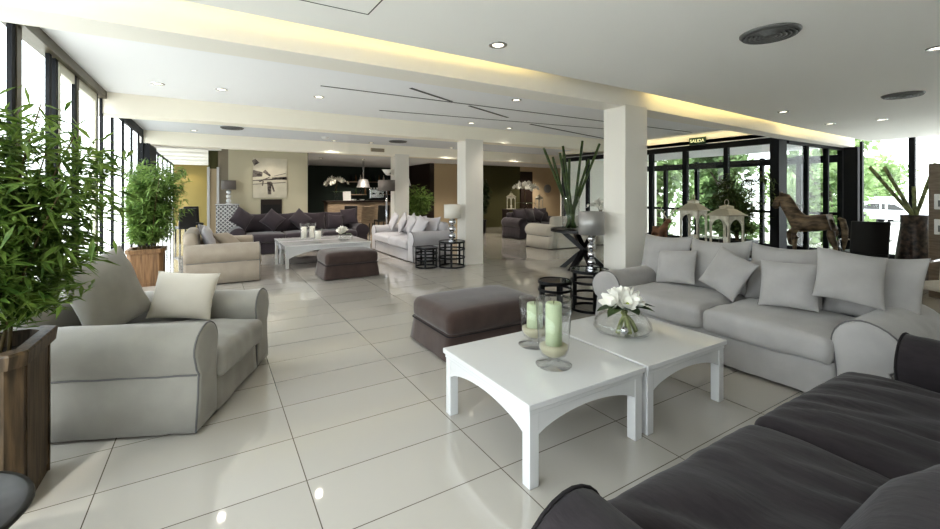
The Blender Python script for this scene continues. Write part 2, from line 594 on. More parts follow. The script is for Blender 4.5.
# dark and pale decorative slots running along the middle ceiling
def slot(x0, y0, x1, y1, w, z=2.9):
    d = Vector((x1 - x0, y1 - y0))
    n = Vector((-d.y, d.x)).normalized() * w / 2
    return prism(B(), [(x0 + n.x, y0 + n.y), (x1 + n.x, y1 + n.y), (x1 - n.x, y1 - n.y), (x0 - n.x, y0 - n.y)], 'z', z - .004, z + .02)
for i, s in enumerate([(1.2, 5.72, 9.4, 5.68, .035), (2.4, 6.9, 8.2, 6.25, .035), (2.25, 5.23, 3.12, 5.67, .05), (3.5, 5.8, 4.66, 6.33, .05), (5.48, 6.69, 8.62, 7.5, .055)]):
    struct('ceiling_slot_trim', slot(*s), M['slot'])
# access hatch outline in the front ceiling
hb = B()
for s in [(.2, 2.89, .92, 2.88), (.92, 2.88, .94, 2.3)]:
    x0, y0, x1, y1 = s
    d = Vector((x1 - x0, y1 - y0)).normalized() * .004
    prism(hb, [(x0 - d.y, y0 + d.x), (x1 - d.y, y1 + d.x), (x1 + d.y, y1 - d.x), (x0 + d.y, y0 - d.x)], 'z', 2.738, 2.745)
struct('ceiling_hatch_trim', hb, M['slot'])

# left glazed wall
def glazed(name, fm, posts, panes, rails):
    w = struct(name, posts, fm)
    if rails is not None:
        struct('window_frame', rails, fm, w)
    for p in panes:
        struct('window_glass', p, M['glass'], w)
    return w
XL = -1.3
ys = [-2.2, -.6, 1.0, 2.4, 3.62, 4.56, 5.42, 6.27, 7.31]
pb = B()
for y in ys:
    bx(XL - .025, XL + .005, y - .035, y + .035, 0, 2.9, 0, pb)
bx(XL - .025, XL + .008, 5.56, 5.64, 0, 2.9, 0, pb)
rb = B()
bx(XL - .07, XL + .02, -2.2, 7.6, 0, .06, 0, rb)
w1 = glazed('window_1', M['frame'], pb, [bx(XL - .03, XL - .02, a + .035, b - .035, .05, 2.8) for a, b in zip(ys, ys[1:])], rb)
hb = B()
bx(XL - .08, XL + .05, -2.2, 7.6, 2.8, 2.9, 0, hb)
bx(XL - .025, XL + .012, 4.6, 4.70, 0, 2.8, 0, hb)
bx(XL - .025, XL + .008, 6.31, 6.40, 0, 2.8, 0, hb)
struct('window_frame', hb, M['frame_mid'], w1)
hb = B()
bx(XL - .03, XL + .004, 5.68, 5.74, .06, 2.8, 0, hb)
bx(XL - .03, XL + .004, 7.2, 7.27, .06, 2.8, 0, hb)
bx(XL - .03, XL + .004, 5.74, 7.2, 2.70, 2.8, 0, hb)
struct('window_frame', hb, M['frame_light'], w1)
ys = [7.62, 8.36, 9.25, 10.15, 11.03, 11.6]
pb = B()
for y in ys:
    bx(XL - .025, XL + .005, y - .04, y + .04, 0, 2.9, 0, pb)
bx(XL - .025, XL + .01, 7.6, 11.6, 2.72, 2.9, 0, pb)
rb = bx(XL - .07, XL + .02, 7.6, 11.6, 0, .06)
glazed('window_2', M['frame'], pb, [bx(XL - .03, XL - .02, a + .04, b - .04, .05, 2.7) for a, b in zip(ys, ys[1:])], rb)
struct('wall_behind_light_block', bx(-1.4, 13.4, -2.32, -2.2, 0, 2.9), M['wall_white'])  # unseen; added to hold back sky light from behind the camera
struct('wall_left', bx(-1.4, -1.18, 11.6, 12.9, 0, 2.6), M['frame'])
pb = B()
for k in range(7):
    bx(-1.44, -1.4, 12.9 + 1.5 * k - .04, 12.9 + 1.5 * k + .04, 0, 2.9, 0, pb)
glazed('window_daylight_fill', M['frame'], pb, [bx(-1.43, -1.42, 12.94 + 1.5 * k, 14.36 + 1.5 * k, .05, 2.72) for k in range(6)], bx(-1.44, -1.4, 12.9, 22, 2.66, 2.9))  # glazing added to let daylight brighten the ochre room

# wall with the painting, and the rooms behind it
struct('wall_painting', bx(.36, 2.4, 13.2, 13.45, 0, 2.72), M['wall_cream'])
struct('wall_stub', bx(.12, .36, 13.22, 13.45, 0, 2.72), M['wall_grey'])
struct('pillar', bx(-.1, .12, 13.25, 13.45, 0, 2.16), M['wall_beige'])
struct('wall_lintel', bx(-.1, .12, 13.25, 13.45, 2.16, 2.72), M['wall_olive'])
tb = B()
for x in (-.1, .12):
    bx(x - .03, x + .03, 13.18, 13.26, 0, 2.2, 0, tb)
struct('trim_1', tb, M['lacquer'])
struct('wall_yellow', bx(-1.4, 2.3, 21.8, 22, 0, 2.72), M['wall_yellow'])
struct('wall_side', bx(2.3, 2.46, 13.45, 22, 0, 2.72), M['dark_wood'])
for k in range(5):
    struct('ceiling_slat', bx(-1.3, 0.2, 13.0 + k * 1.6, 13.9 + k * 1.6, 2.64, 2.72), M['wall_white'])
struct('wall_bar', bx(2.46, 7.6, 19.4, 19.6, 0, 2.72), M['wall_green'])
struct('wall_bar_side', bx(7.5, 7.7, 15.5, 19.5, 0, 2.72), M['dark_wood'])
struct('wall_back_beige', bx(7.7, 9.6, 15.5, 15.7, 0, 2.72), M['wall_beige'])
struct('wall_back_olive', bx(9.6, 12.1, 15.5, 15.7, 0, 2.72), M['wall_olive'])
struct('door_1', bx(12.1, 12.8, 15.45, 15.6, 0, 2.5), M['dark_wood'])
struct('wall_back_lintel', bx(12.1, 12.8, 15.5, 15.7, 2.5, 2.72), M['wall_beige'])
struct('wall_back_right', bx(12.8, 15, 15.5, 15.7, 0, 2.72), M['wall_beige'])
struct('wall_far_side', bx(14.9, 15, 10.6, 15.6, 0, 2.72), M['wall_beige'])
struct('wall_vestibule', bx(10.0, 15, 10.5, 10.62, 0, 2.72), M['wall_white'])

# entrance: glazed wall facing the room, its return and the outer facade
pb = B()
bx(9.94, 10.28, 4.15, 4.32, 0, 2.66, 0, pb)          # corner post
for y, w in ((5.22, .09), (6.2, .11), (7.15, .11), (8.25, .09), (9.4, .09), (10.45, .12)):
    bx(9.95, 10.05, y - w / 2, y + w / 2, 0, 2.6, 0, pb)
rb = bx(9.93, 10.07, 4.3, 10.5, 2.54, 2.68)
bx(9.95, 10.05, 4.3, 10.5, 0, .08, 0, rb)
yy = [4.45, 5.22, 6.2, 7.15, 8.25, 9.4, 10.45]
glazed('window_3', M['frame'], pb, [bx(9.99, 10.0, a + .05, b - .05, .08, 2.54) for a, b in zip(yy, yy[1:])], rb)
struct('wall_bulkhead', bx(9.9, 10.1, 4.15, 10.6, 2.68, 2.92), M['beam_cream'])
pb = B()
for x, w in ((11.34, .07), (12.42, .07), (13.32, .2)):
    bx(x - w / 2, x + w / 2, 4.16, 4.26, 0, 2.62, 0, pb)
rb = bx(10.4, 13.4, 4.16, 4.26, 2.56, 2.63)
bx(10.4, 13.4, 4.16, 4.26, 0, .08, 0, rb)
xx = [10.4, 11.34, 12.42, 13.3]
glazed('window_4', M['frame'], pb, [bx(a + .03, b - .03, 4.2, 4.21, .08, 2.56) for a, b in zip(xx, xx[1:])], rb)
struct('wall_post', bx(13.24, 13.45, 3.88, 4.14, 0, 2.62), M['frame'])
pb = B()
for y, w in ((5.1, .12), (6.0, .09), (6.95, .08), (7.9, .1), (9.0, .1), (10.4, .1)):
    bx(13.3, 13.42, y - w / 2, y + w / 2, 0, 2.5, 0, pb)
rb = bx(13.28, 13.44, 4.26, 10.4, 2.28, 2.46)
bx(13.3, 13.42, 4.26, 10.4, .95, 1.02, 0, rb)
bx(13.3, 13.42, 4.26, 10.4, 0, .08, 0, rb)
yy = [4.26, 5.1, 6.0, 6.95, 7.9, 9.0, 10.4]
glazed('window_5', M['frame'], pb, [bx(13.35, 13.36, a + .06, b - .06, 1.02, 2.28) for a, b in zip(yy, yy[1:])], rb)
# right glazed wall
pb = B()
for y, w in ((2.96, .1), (3.82, .05), (1.2, .08), (-.6, .08), (-2.2, .08)):
    bx(13.26, 13.36, y - w / 2, y + w / 2, 0, 2.74, 0, pb)
rb = bx(13.26, 13.36, -2.2, 3.84, 0, .1)
yy = [-2.2, -.6, 1.2, 2.96, 3.82]
glazed('window_6', M['frame'], pb, [bx(13.3, 13.31, a + .05, b - .05, .1, 2.74) for a, b in zip(yy, yy[1:])], rb)
# free-standing veneer partition
pt = struct('wall_partition', bx(8.88, 9.7, 1.5, 1.81, 0, 1.93, .01), M['wood_panel'])

def switch(z, label):
    t = thing('wall_control', label, 'control panel', (8.88, 1.68, z))
    obj('plate', bx(-.02, 0, -.07, .07, -.11, .11, .006), M['plastic_white'], t)
    obj('screen', bx(-.026, -.018, -.05, .03, -.07, .02), M['plastic_grey'], t)
switch(1.38, 'white wall control plate on the veneer partition, upper of two')
switch(1.02, 'white wall control plate on the veneer partition, lower of two')

# ------------------------------------------------------------------ ceiling fittings
def downlight(x, y, z, label, group):
    t = thing('downlight', label, 'ceiling light', (x, y, z), 0, group)
    obj('trim_ring', lathe(B(), [(.045, -.001), (.06, -.008), (.075, -.006), (.078, 0)], 28), M['chrome'], t, True)
    b = B()
    cyl(b, (0, 0, -.001), .047, .004, 24)
    obj('bulb', b, M['lamp_on'], t)
    return t
for i, (x, y, s) in enumerate([(2.04, 2.91, 'round downlight in the grey front ceiling, beside the yellow cove left of the near pillar'),
              (7.42, 3.04, 'small downlight in the grey front ceiling close to the cove above the entrance lanterns'),
              (9.4, 3.13, 'small downlight in the grey front ceiling above the horse sculpture'),
              (9.61, 2.5, 'small downlight in the grey front ceiling just beyond the smaller round vent'),
              (5.29, 1.02, 'small downlight in the grey front ceiling beyond the large round vent')]):
    downlight(x, y, 2.74, s, 'downlights in the front ceiling')
for x, y, s in [(.45, 4.84, 'round downlight in the middle ceiling, closest one to the yellow cove on the window side'),
                (-.6, 6.7, 'round downlight in the middle ceiling closest to the glazed wall'),
                (.1, 6.62, 'round downlight in the middle ceiling, second from the glazed wall'),
                (1.32, 6.4, 'round downlight in the middle ceiling, third from the glazed wall'),
                (3.89, 5.07, 'round downlight in the middle ceiling between the cove and the dark slots'),
                (4.4, 7.2, 'round downlight in the middle ceiling just in front of the middle pillar'),
                (5.45, 7.36, 'round downlight in the middle ceiling just past the middle pillar')]:
    downlight(x, y, 2.9, s, 'downlights in the middle ceiling')
for x, y, s in [(-.35, 11.1, 'small downlight in the rear ceiling beside the oval vent near the windows'),
                (2.72, 11.35, 'small downlight in the rear ceiling behind the smoke detector'),
                (3.7, 11.3, 'small downlight in the rear ceiling next to the square grille'),
                (6.2, 11.3, 'small downlight in the rear ceiling above the potted plant opening')]:
    downlight(x, y, 2.88, s, 'downlights in the rear ceiling')
for x, y, s in [(3.2, 15.2, 'small lit downlight over the bar, nearer the painting wall'),
                (4.6, 15.0, 'small lit downlight over the bar, beside the hanging lamp')]:
    downlight(x, y, 2.72, s, 'downlights over the bar')

def round_vent(x, y, z, r, label, nr=5):
    t = thing('ceiling_vent', label, 'vent', (x, y, z))
    b = B()
    cyl(b, (0, 0, -.004), r * .9, .006, 40)
    obj('backing', b, M['vent_dark'], t)
    obj('rim', lathe(B(), [(r * .86, -.006), (r * .9, -.028), (r, -.008), (r, 0)], 48), M['vent'], t, True)
    for k in range(nr):
        q = r * (.1 + .76 * k / nr)
        obj('ring', lathe(B(), [(q, -.006), (q + .02, -.03), (q + .03, -.03), (q + .012, -.006)], 48), M['vent'], t, True)
    return t
round_vent(3.68, 1.6, 2.74, .2, 'large round grey vent of concentric rings in the front ceiling')
round_vent(7.4, 1.73, 2.74, .2, 'smaller looking round vent further along the front ceiling near the window wall')
round_vent(.35, 10.2, 2.88, .22, 'dark oval looking vent in the rear ceiling towards the windows', 3)
round_vent(4.2, 10.6, 2.88, .24, 'dark round vent in the rear ceiling before the rear pillar', 3)
round_vent(6.9, 9.2, 2.88, .22, 'dark round vent in the rear ceiling past the middle pillar', 3)
t = thing('air_grille', 'small rectangular beige grille on the rear beam beside the rear pillar', 'vent', (3.98, 11.598, 2.72))
obj('grille_frame', bx(-.2, .2, -.02, 0, -.05, .05, .004), M['wall_beige'], t)
b = B()
for k in range(4):
    bx(-.18, .18, -.026, -.02, -.04 + k * .022, -.03 + k * .022, 0, b)
obj('slats', b, M['vent'], t)
t = thing('smoke_detector', 'small white dome smoke detector on the rear ceiling', 'smoke detector', (2.35, 10.7, 2.88))
obj('housing', lathe(B(), [(.09, 0), (.09, -.03), (.05, -.06), (0, -.065)], 24), M['plastic_white'], t, True)

# exit sign over the entrance
t = thing('exit_sign', 'dark green SALIDA exit sign above the entrance glazing', 'sign', (9.88, 5.82, 2.66))
obj('sign_board', bx(-.03, 0, -.2, .2, 0, .17, .005), M['sign'], t)
cu = bpy.data.curves.new('SALIDA', 'FONT')
cu.body = 'SALIDA'
cu.size = .105
cu.align_x = 'CENTER'
cu.align_y = 'CENTER'
cu.extrude = .002
cu.materials.append(M['sign_text'])
tmp = bpy.data.objects.new('tmp', cu)
me = bpy.data.meshes.new_from_object(tmp)
bpy.data.objects.remove(tmp)
o = obj('lettering', me, None, t)
o.location = (-.033, 0, .085)
o.rotation_euler = (R(90), 0, R(-90))
t['label'] = 'dark green SALIDA exit sign above the entrance glazing'

# ------------------------------------------------------------------ sofas and armchairs
# grey sofa behind the coffee tables
sofa('sofa', 'large grey slipcovered sofa with four back cushions behind the white coffee tables', 'sofa', (4.3, 2.17, 0), R(-90),
     2.52, 1.06, M['linen_grey'], 2, 4, .34, .63, .47, .80, seed=3, back_top=1.02, back_sz=(2.46, 0))
g = 'scatter cushions on the grey sofa'
scatter('square grey scatter cushion at the pillar end of the grey sofa', M['linen_grey'], (4.34, 2.80, .70), R(-84), R(-22), R(-6), (.43, .38, .14), 1, g)
scatter('square grey scatter cushion lying tilted on the grey sofa, second from the pillar', M['linen_grey'], (4.30, 2.24, .70), R(-96), R(-24), R(20), (.43, .42, .14), 2, g)
scatter('square grey scatter cushion standing upright on the grey sofa, third from the pillar', M['linen_grey'], (4.24, 1.70, .70), R(-82), R(-22), R(-3), (.43, .41, .14), 3, g)
scatter('square grey scatter cushion leaning on the grey sofa arm next to the dark sofa', M['linen_grey'], (4.24, 1.29, .80), R(-60), R(-26), R(9), (.43, .42, .14), 4, g)

# loveseat by the window
sofa('loveseat', 'warm grey slipcovered loveseat beside the tall wooden planter', 'armchair', (-.395, 3.947, 0), R(66),
     1.24, 1.25, M['linen_warm'], 1, 1, .27, .66, .44, .78, seed=21, bc=False)
g = 'cushions on the loveseat'
scatter('large warm grey back cushion leaning in the loveseat beside the bamboo', M['linen_warm'], (-.66, 4.05, .76), R(58), R(-20), R(-10), (.60, .58, .18), 5, g)
scatter('small pale scatter cushion leaning against the far arm of the loveseat', M['linen_white'], (-.20, 4.17, .64), R(-22), R(-20), R(4), (.48, .38, .14), 6, g)

# near dark sofa (seen from behind its back)
t = thing('sofa', 'charcoal sofa with creased seat cushions nearest to the camera', 'sofa', (2.12, .43, 0), R(180))
D0 = M['dark_near']
obj('skirt', skirt_bm(2.3, 1.02, .02, .3, .012, 5), D0, t, True)
for s, w in ((1, .28), (-1, .3)):
    a = obj('arm', arm_bm(w, .66 if s == 1 else .70, s, -.46 if s == 1 else -.36, .5, 31 + s), D0, t, True, (s * 1.25, 0, 0))
    obj('piping', arm_piping(w, .66 if s == 1 else .70, s, -.46 if s == 1 else -.36), M['piping_dark'], a, True)
obj('backrest', rbox((2.3, .2, .72), .08, (14, 2, 6)), D0, t, True, (0, .42, .42))
def crease(seed):
    def fn(v, d):
        hx, hy = .56, .42
        cr = max(0, 1 - (v.x / hx) ** 4) * max(0, 1 - (v.y / hy) ** 4)
        if v.z > 0:
            v.z += .045 * cr
            q = v.x * 1.0 + .35 * v.y
            w = nz((q * 2.6, v.y * .55, 0), 3.2, seed)
            v.z += (.013 * w - .02 * max(0, 1 - abs(nz((q * 1.7, v.y * .4, 3), 3, seed + 4)) * 5)) * (.3 + .7 * cr)
        v += d * .006 * nz(v, 6, seed)
        return v
    return fn
for i, x in enumerate((-.555, .555)):
    obj('seat_cushion', rbox((1.1, .9, .2), .06, (40, 30, 3), crease(i + 2)), D0, t, True, (x, -.13, .37))
pose(obj('back_cushion', pillow_bm(.8, .46, .26, 41, sag=.02), D0, t, True), (.72, .12, .60), R(6), R(-30), 0)
pose(obj('back_cushion', pillow_bm(.8, .46, .26, 42, sag=.02), D0, t, True), (-.3, .2, .62), 0, R(-26), 0)

# beige armchair further along the windows
sofa('armchair', 'beige slipcovered armchair standing behind the loveseat near the second planter', 'armchair', (.14, 8.95, 0), R(90),
     1.72, 1.12, M['linen_beige'], 1, 1, .3, .66, .44, .86, seed=51, bc=False)
g = 'cushions on the beige armchair'
scatter('pale blue grey cushion slumped at the back of the beige armchair', M['linen_pale'], (-.06, 8.70, .68), R(88), R(-18), R(-4), (.5, .46, .16), 8, g)
scatter('off white cushion propped at the far side of the beige armchair', M['linen_pale'], (-.08, 9.3, .66), R(78), R(-22), R(10), (.5, .46, .16), 9, g)
scatter('beige cushion lying on the seat of the beige armchair', M['linen_beige'], (.24, 9.06, .59), R(60), R(-50), R(4), (.5, .42, .16), 10, g)

# dark sofa below the painting
sofa('sofa', 'long dark aubergine sofa below the painting', 'sofa', (2.02, 12.02, 0), 0, 3.3, 1.05, M['dark_far'], 3, 4, .32, .66, .48, .84,
     'piping_dark', 61, back_top=1.0)
g = 'dark cushions on the long sofa below the painting'
for x, y, yaw, roll, s, lab in [(.62, 11.98, 22, 38, .46, 'dark cushion turned on its corner at the window end of the long aubergine sofa'),
                           (1.32, 11.96, -8, 40, .44, 'dark cushion standing on its corner on the long aubergine sofa, below the painting'),
                           (1.98, 11.94, 6, 44, .44, 'dark cushion standing on its corner mid way along the long aubergine sofa'),
                           (2.9, 11.92, -4, 4, .4, 'dark upright cushion near the bar end of the long aubergine sofa'),
                           (3.28, 11.96, -24, -8, .46, 'dark cushion against the bar end arm of the long aubergine sofa')]:
    scatter(lab, M['dark_far'], (x, y, .52 + s * (.62 if abs(roll) > 30 else .48)), R(yaw), R(-16), R(roll), (s, s, .16), int(x * 10), g)

# pale sofa between the middle and the rear pillar
sofa('sofa', 'pale lilac grey sofa standing between the middle and rear pillars', 'sofa', (4.14, 9.72, 0), R(-90), 2.72, .98, M['linen_pale'], 2, 3,
     .3, .66, .46, .84, seed=71, back_top=.96)
g = 'pale cushions on the sofa between the pillars'
for y, yaw, roll, lab in [(10.55, -96, 10, 'pale cushion at the far end of the lilac grey sofa between the pillars'),
                     (9.95, -100, 24, 'pale tilted cushion on the lilac grey sofa, second from its far end'),
                     (9.4, -98, 24, 'pale tilted cushion on the lilac grey sofa, third from its far end'),
                     (8.9, -80, 18, 'pale cushion near the lamp end of the lilac grey sofa between the pillars')]:
    scatter(lab, M['linen_pale'], (4.06, y, .70), R(yaw), R(-22), R(roll), (.46, .44, .15), int(y * 10), g)

# dark and white sofas in the back lounge
sofa('sofa', 'dark sofa in the back lounge in front of the orchid console', 'sofa', (9.55, 11.4, 0), 0, 2.1, 1.0, M['dark_far'], 2, 2, .32, .68, .46, .84,
     'piping_dark', 81, back_top=.98)
g = 'dark cushions in the back lounge'
scatter('dark cushion at the open end of the back lounge sofa', M['dark_far'], (9.0, 11.3, .69), R(14), R(-20), R(6), (.46, .44, .15), 83, g)
scatter('dark cushion leaning mid way along the back lounge sofa', M['dark_far'], (9.55, 11.26, .70), R(-6), R(-20), R(34), (.44, .42, .15), 84, g)
sofa('sofa', 'off white sofa seen from behind beyond the round black table', 'sofa', (8.65, 8.98, 0), R(180), 2.1, .98, M['linen_white'], 2, 2, .34, .66, .44, .88,
     seed=91, bc=False)

# ------------------------------------------------------------------ ottomans
def ottoman(name, label, loc, L, D, h, rz=0, seed=0):
    t = thing(name, label, 'ottoman', loc, rz, 'dark brown slipcovered ottomans')
    obj('skirt', skirt_bm(L - .03, D - .03, .015, h - .2, .035, seed, .005), M['brown'], t, True)
    cu_ = obj('cushion_top', cushion_bm((L, D, .21), .07, .04, .004, seed), M['brown'], t, True, (0, 0, h - .115))
    b = B()
    hx, hy = L / 2 + .002, D / 2 + .002
    c = .05
    pts = []
    for sx, sy, a0 in ((1, 1, 0), (-1, 1, 90), (-1, -1, 180), (1, -1, 270)):
        for k in range(5):
            a = R(a0 + 90 * k / 4)
            pts.append((sx * (hx - c) + c * math.cos(a), sy * (hy - c) + c * math.sin(a), -.095))
    obj('piping', tube(b, pts, .006, 6, closed=True), M['piping_dark'], cu_, True)
    return t
ottoman('ottoman', 'dark brown slipcovered ottoman behind the white coffee table with the candles', (2.33, 3.68, 0), 1.12, .82, .44, 0, 2)
ottoman('ottoman', 'dark brown slipcovered ottoman in front of the distant white coffee tables', (2.12, 7.86, 0), .94, .76, .46, 0, 6)

# ------------------------------------------------------------------ coffee tables
def arch_panel(L, t_, h, z1, leg, drop):
    """apron board with an arched underside, length along x"""
    a = L / 2 - leg
    poly = [(-L / 2 + leg, z1), (L / 2 - leg, z1)]
    low = z1 - drop
    n = 16
    for k in range(n + 1):
        u = 1 - 2 * k / n
        z = low + (drop - h) * (1 - u * u) ** .8
        poly.append((a * u, z))
    return prism(B(), poly, 'y', -t_ / 2, t_ / 2)

def coffee_table(label, loc, L, D, h, group, drop=.115, leg=.062):
    t = thing('coffee_table', label, 'coffee table', loc, 0, group)
    obj('tabletop', bx(-L / 2, L / 2, -D / 2, D / 2, h - .034, h, .005), M['lacquer'], t)
    obj('top_moulding', bx(-L / 2 + .012, L / 2 - .012, -D / 2 + .012, D / 2 - .012, h - .062, h - .036, .004), M['lacquer'], t)
    for sx in (-1, 1):
        for sy in (-1, 1):
            x, y = sx * (L / 2 - .016 - leg / 2), sy * (D / 2 - .016 - leg / 2)
            obj('leg', bx(x - leg / 2, x + leg / 2, y - leg / 2, y + leg / 2, 0, h - .06, .004), M['lacquer'], t)
    for s in (-1, 1):
        o = obj('apron', arch_panel(L - .032, .024, .042, h - .06, leg, drop), M['lacquer'], t, False, (0, s * (D / 2 - .032), 0))
        o = obj('apron', arch_panel(D - .032, .024, .042, h - .06, leg, drop), M['lacquer'], t, False, (s * (L / 2 - .032), 0, 0))
        o.rotation_euler = (0, 0, R(90))
    return t
g = 'white coffee tables in the seating group nearest the camera'
coffee_table('white arched coffee table carrying the two green candles', (1.805, 2.12, 0), .91, .93, .44, g)
coffee_table('white arched coffee table carrying the bowl of white flowers, beside the grey sofa', (2.73, 2.12, 0), .90, .93, .44, g)
g = 'distant white coffee tables before the aubergine sofa'
coffee_table('wide white arched coffee table directly behind the distant ottoman', (2.08, 9.42, 0), 1.74, .84, .46, g, .2)
coffee_table('wide white arched coffee table next to the aubergine sofa', (2.08, 10.29, 0), 1.74, .84, .46, g, .2)

# ------------------------------------------------------------------ nesting tables
def nest_table(label, loc, r, h, group, rings):
    t = thing('nesting_table', label, 'side table', loc, 0, group)
    b = B()
    cyl(b, (0, 0, h - .012), r - .012, .012, 40)
    obj('glass_top', b, M['dark_glass'], t)
    obj('top_rim', lathe(B(), [(r - .018, h - .036), (r, h - .036), (r, h), (r - .018, h)], 40, closed=True), M['black_metal'], t)
    for z in rings:
        obj('ring', lathe(B(), [(r - .016, z), (r, z), (r, z + .03), (r - .016, z + .03)], 40, closed=True), M['black_metal'], t)
    for k in range(5):
        a = 2 * PI * k / 5 + .4
        b = B()
        box(b, ((r - .014) * math.cos(a), (r - .014) * math.sin(a), h / 2 - .01), (.016, .04, h - .02), Euler((0, 0, a)))
        obj('upright', b, M['black_metal'], t)
    return t
g = 'round black nesting tables'
nest_table('low round black ring table beside the near pillar, shorter of the pair', (3.72, 4.05, 0), .215, .40, g, (0, .14, .27))
nest_table('taller round black ring table at the end of the grey sofa', (4.18, 3.9, 0), .245, .52, g, (0, .17, .35))
nest_table('low round black ring table by the lilac grey sofa, shorter of the distant pair', (3.72, 7.84, 0), .23, .41, g, (0, .14, .27))
nest_table('taller round black ring table at the foot of the middle pillar, under a white lamp', (4.19, 7.62, 0), .27, .53, g, (0, .18, .35))

# small metal side table at the corner of the frame
t = thing('side_table', 'round dark metal tray table in front of the wooden planter', 'side table', (-.85, 2.02, 0))
M['zinc'] = mat('dull_dark_zinc', (62, 60, 58), .4, .6, var=(7, (44, 43, 42)))
obj('tray_top', lathe(B(), [(0, .43), (.28, .43), (.30, .452), (.315, .452), (.32, .44), (.30, .42), (0, .418)], 48), M['zinc'], t, True)
for k in range(3):
    a = R(-20 + 120 * k)
    b = B()
    tube(b, [(.25 * math.cos(a), .25 * math.sin(a), .42), (.27 * math.cos(a), .27 * math.sin(a), 0)], .012, 10)
    obj('leg', b, M['black_metal'], t, True)

# round black table on crossed beams
t = thing('round_table', 'round black table on crossed beams behind the near pillar', 'table', (6.38, 6.1, 0))
b = B()
lathe(b, [(0, .73), (.62, .73), (.66, .74), (.66, .785), (.65, .79), (0, .79)], 56)
obj('tabletop', b, M['black_wood'], t)
for k in range(3):
    a = R(10 + 60 * k)
    ca, sa = math.cos(a), math.sin(a)
    p0, p1 = Vector((-.42 * ca, -.42 * sa, .0)), Vector((.42 * ca, .42 * sa, .73))
    d = (p1 - p0)
    b = B()
    w = .05
    ux = Vector((ca, sa, 0)) * w * 1.25
    uy = Vector((-sa, ca, 0)) * w
    A_ = [b.verts.new(p0 + ux * i + uy * j) for i, j in ((-1, -1), (1, -1), (1, 1), (-1, 1))]
    C_ = [b.verts.new(p1 + ux * i + uy * j) for i, j in ((-1, -1), (1, -1), (1, 1), (-1, 1))]
    for i in range(4):
        b.faces.new((A_[i], A_[(i + 1) % 4], C_[(i + 1) % 4], C_[i]))
    b.faces.new(A_)
    b.faces.new(C_)
    obj('leg', b, M['black_wood'], t)
for k in range(3):
    a = R(10 + 60 * k + 180)
    ca, sa = math.cos(a), math.sin(a)
    p0, p1 = Vector((-.42 * ca, -.42 * sa, .0)), Vector((-.05 * ca, -.05 * sa, .33))
    b = B()
    q0, q1 = p0, p1
    ux = Vector((ca, sa, 0)) * .0625
    uy = Vector((-sa, ca, 0)) * .05
    A_ = [b.verts.new(q0 + ux * i + uy * j) for i, j in ((-1, -1), (1, -1), (1, 1), (-1, 1))]
    C_ = [b.verts.new(q1 + ux * i + uy * j) for i, j in ((-1, -1), (1, -1), (1, 1), (-1, 1))]
    for i in range(4):
        b.faces.new((A_[i], A_[(i + 1) % 4], C_[(i + 1) % 4], C_[i]))
    b.faces.new(A_)
    b.faces.new(C_)
    obj('brace', b, M['black_wood'], t)

# ------------------------------------------------------------------ candles, bowls and vases
def hurricane(label, loc, h, r, ch, cr, group):
    t = thing('candle_holder', label, 'candle holder', loc, 0, group)
    st = .10
    k = h
    prof = [(0, .006), (r * 1.0, .003), (r * 1.03, .007), (r * .5, .012), (.02, .022), (.02, .034), (r * .45, .05), (r * .74, .072), (r * .86, .105), (r * .90, .15),
            (r * 1.02, h), (r * .985, h), (r * .87, .15), (r * .83, .108), (r * .70, .077), (r * .42, .056), (0, .05)]
    obj('glass', lathe(B(), prof, 44), M['clear'], t, True)
    obj('sand_fill', lathe(B(), [(0, .058), (r * .40, .06), (r * .68, .08), (r * .81, .108), (r * .82, .122), (r * .6, .128), (0, .13)], 32), M['sand'], t, True)
    c = obj('candle', lathe(B(), [(0, .124), (cr, .124), (cr, .124 + ch - .01), (cr * .9, .124 + ch), (cr * .5, .124 + ch - .006), (0, .124 + ch - .008)], 28), M['candle'], t, True)
    b = B()
    tube(b, [(0, 0, .112 + ch), (.002, 0, .124 + ch + .012)], .0025, 6)
    obj('wick', b, M['wick'], c)
    return t
g = 'footed glass hurricanes with green candles'
hurricane('footed glass hurricane with a tall green candle, closer to the camera on the white table', (1.80, 1.97, .44), .41, .108, .262, .05, g)
hurricane('footed glass hurricane with green candle standing behind the taller one', (1.925, 2.30, .44), .33, .11, .17, .055, g)

def petal(bm, base, d, up, ln, wd, cup=.3):
    d = d.normalized()
    s = d.cross(up).normalized()
    n = s.cross(d)
    rows = []
    for k in range(5):
        u = k / 4
        w = wd * math.sin(PI * (.12 + .83 * u)) ** .8
        c = base + d * ln * u + n * ln * (cup * u * u - .12 * math.sin(PI * u))
        rows.append([bm.verts.new(c - s * w + n * w * .35), bm.verts.new(c), bm.verts.new(c + s * w + n * w * .35)])
    for a, b in zip(rows, rows[1:]):
        for i in range(2):
            bm.faces.new((a[i], a[i + 1], b[i + 1], b[i]))

def bloom(bm, c, axis, size, rr, n=7):
    axis = axis.normalized()
    t1 = axis.orthogonal().normalized()
    t2 = axis.cross(t1)
    for layer, (k, tilt, sc) in enumerate(((n, .35, 1), (n - 2, .85, .8))):
        for i in range(k):
            a = 2 * PI * (i + .5 * layer) / k + rr.uniform(-.15, .15)
            d = (t1 * math.cos(a) + t2 * math.sin(a)) + axis * tilt
            petal(bm, c, d, axis, size * sc * rr.uniform(.9, 1.1), size * .34, .35)

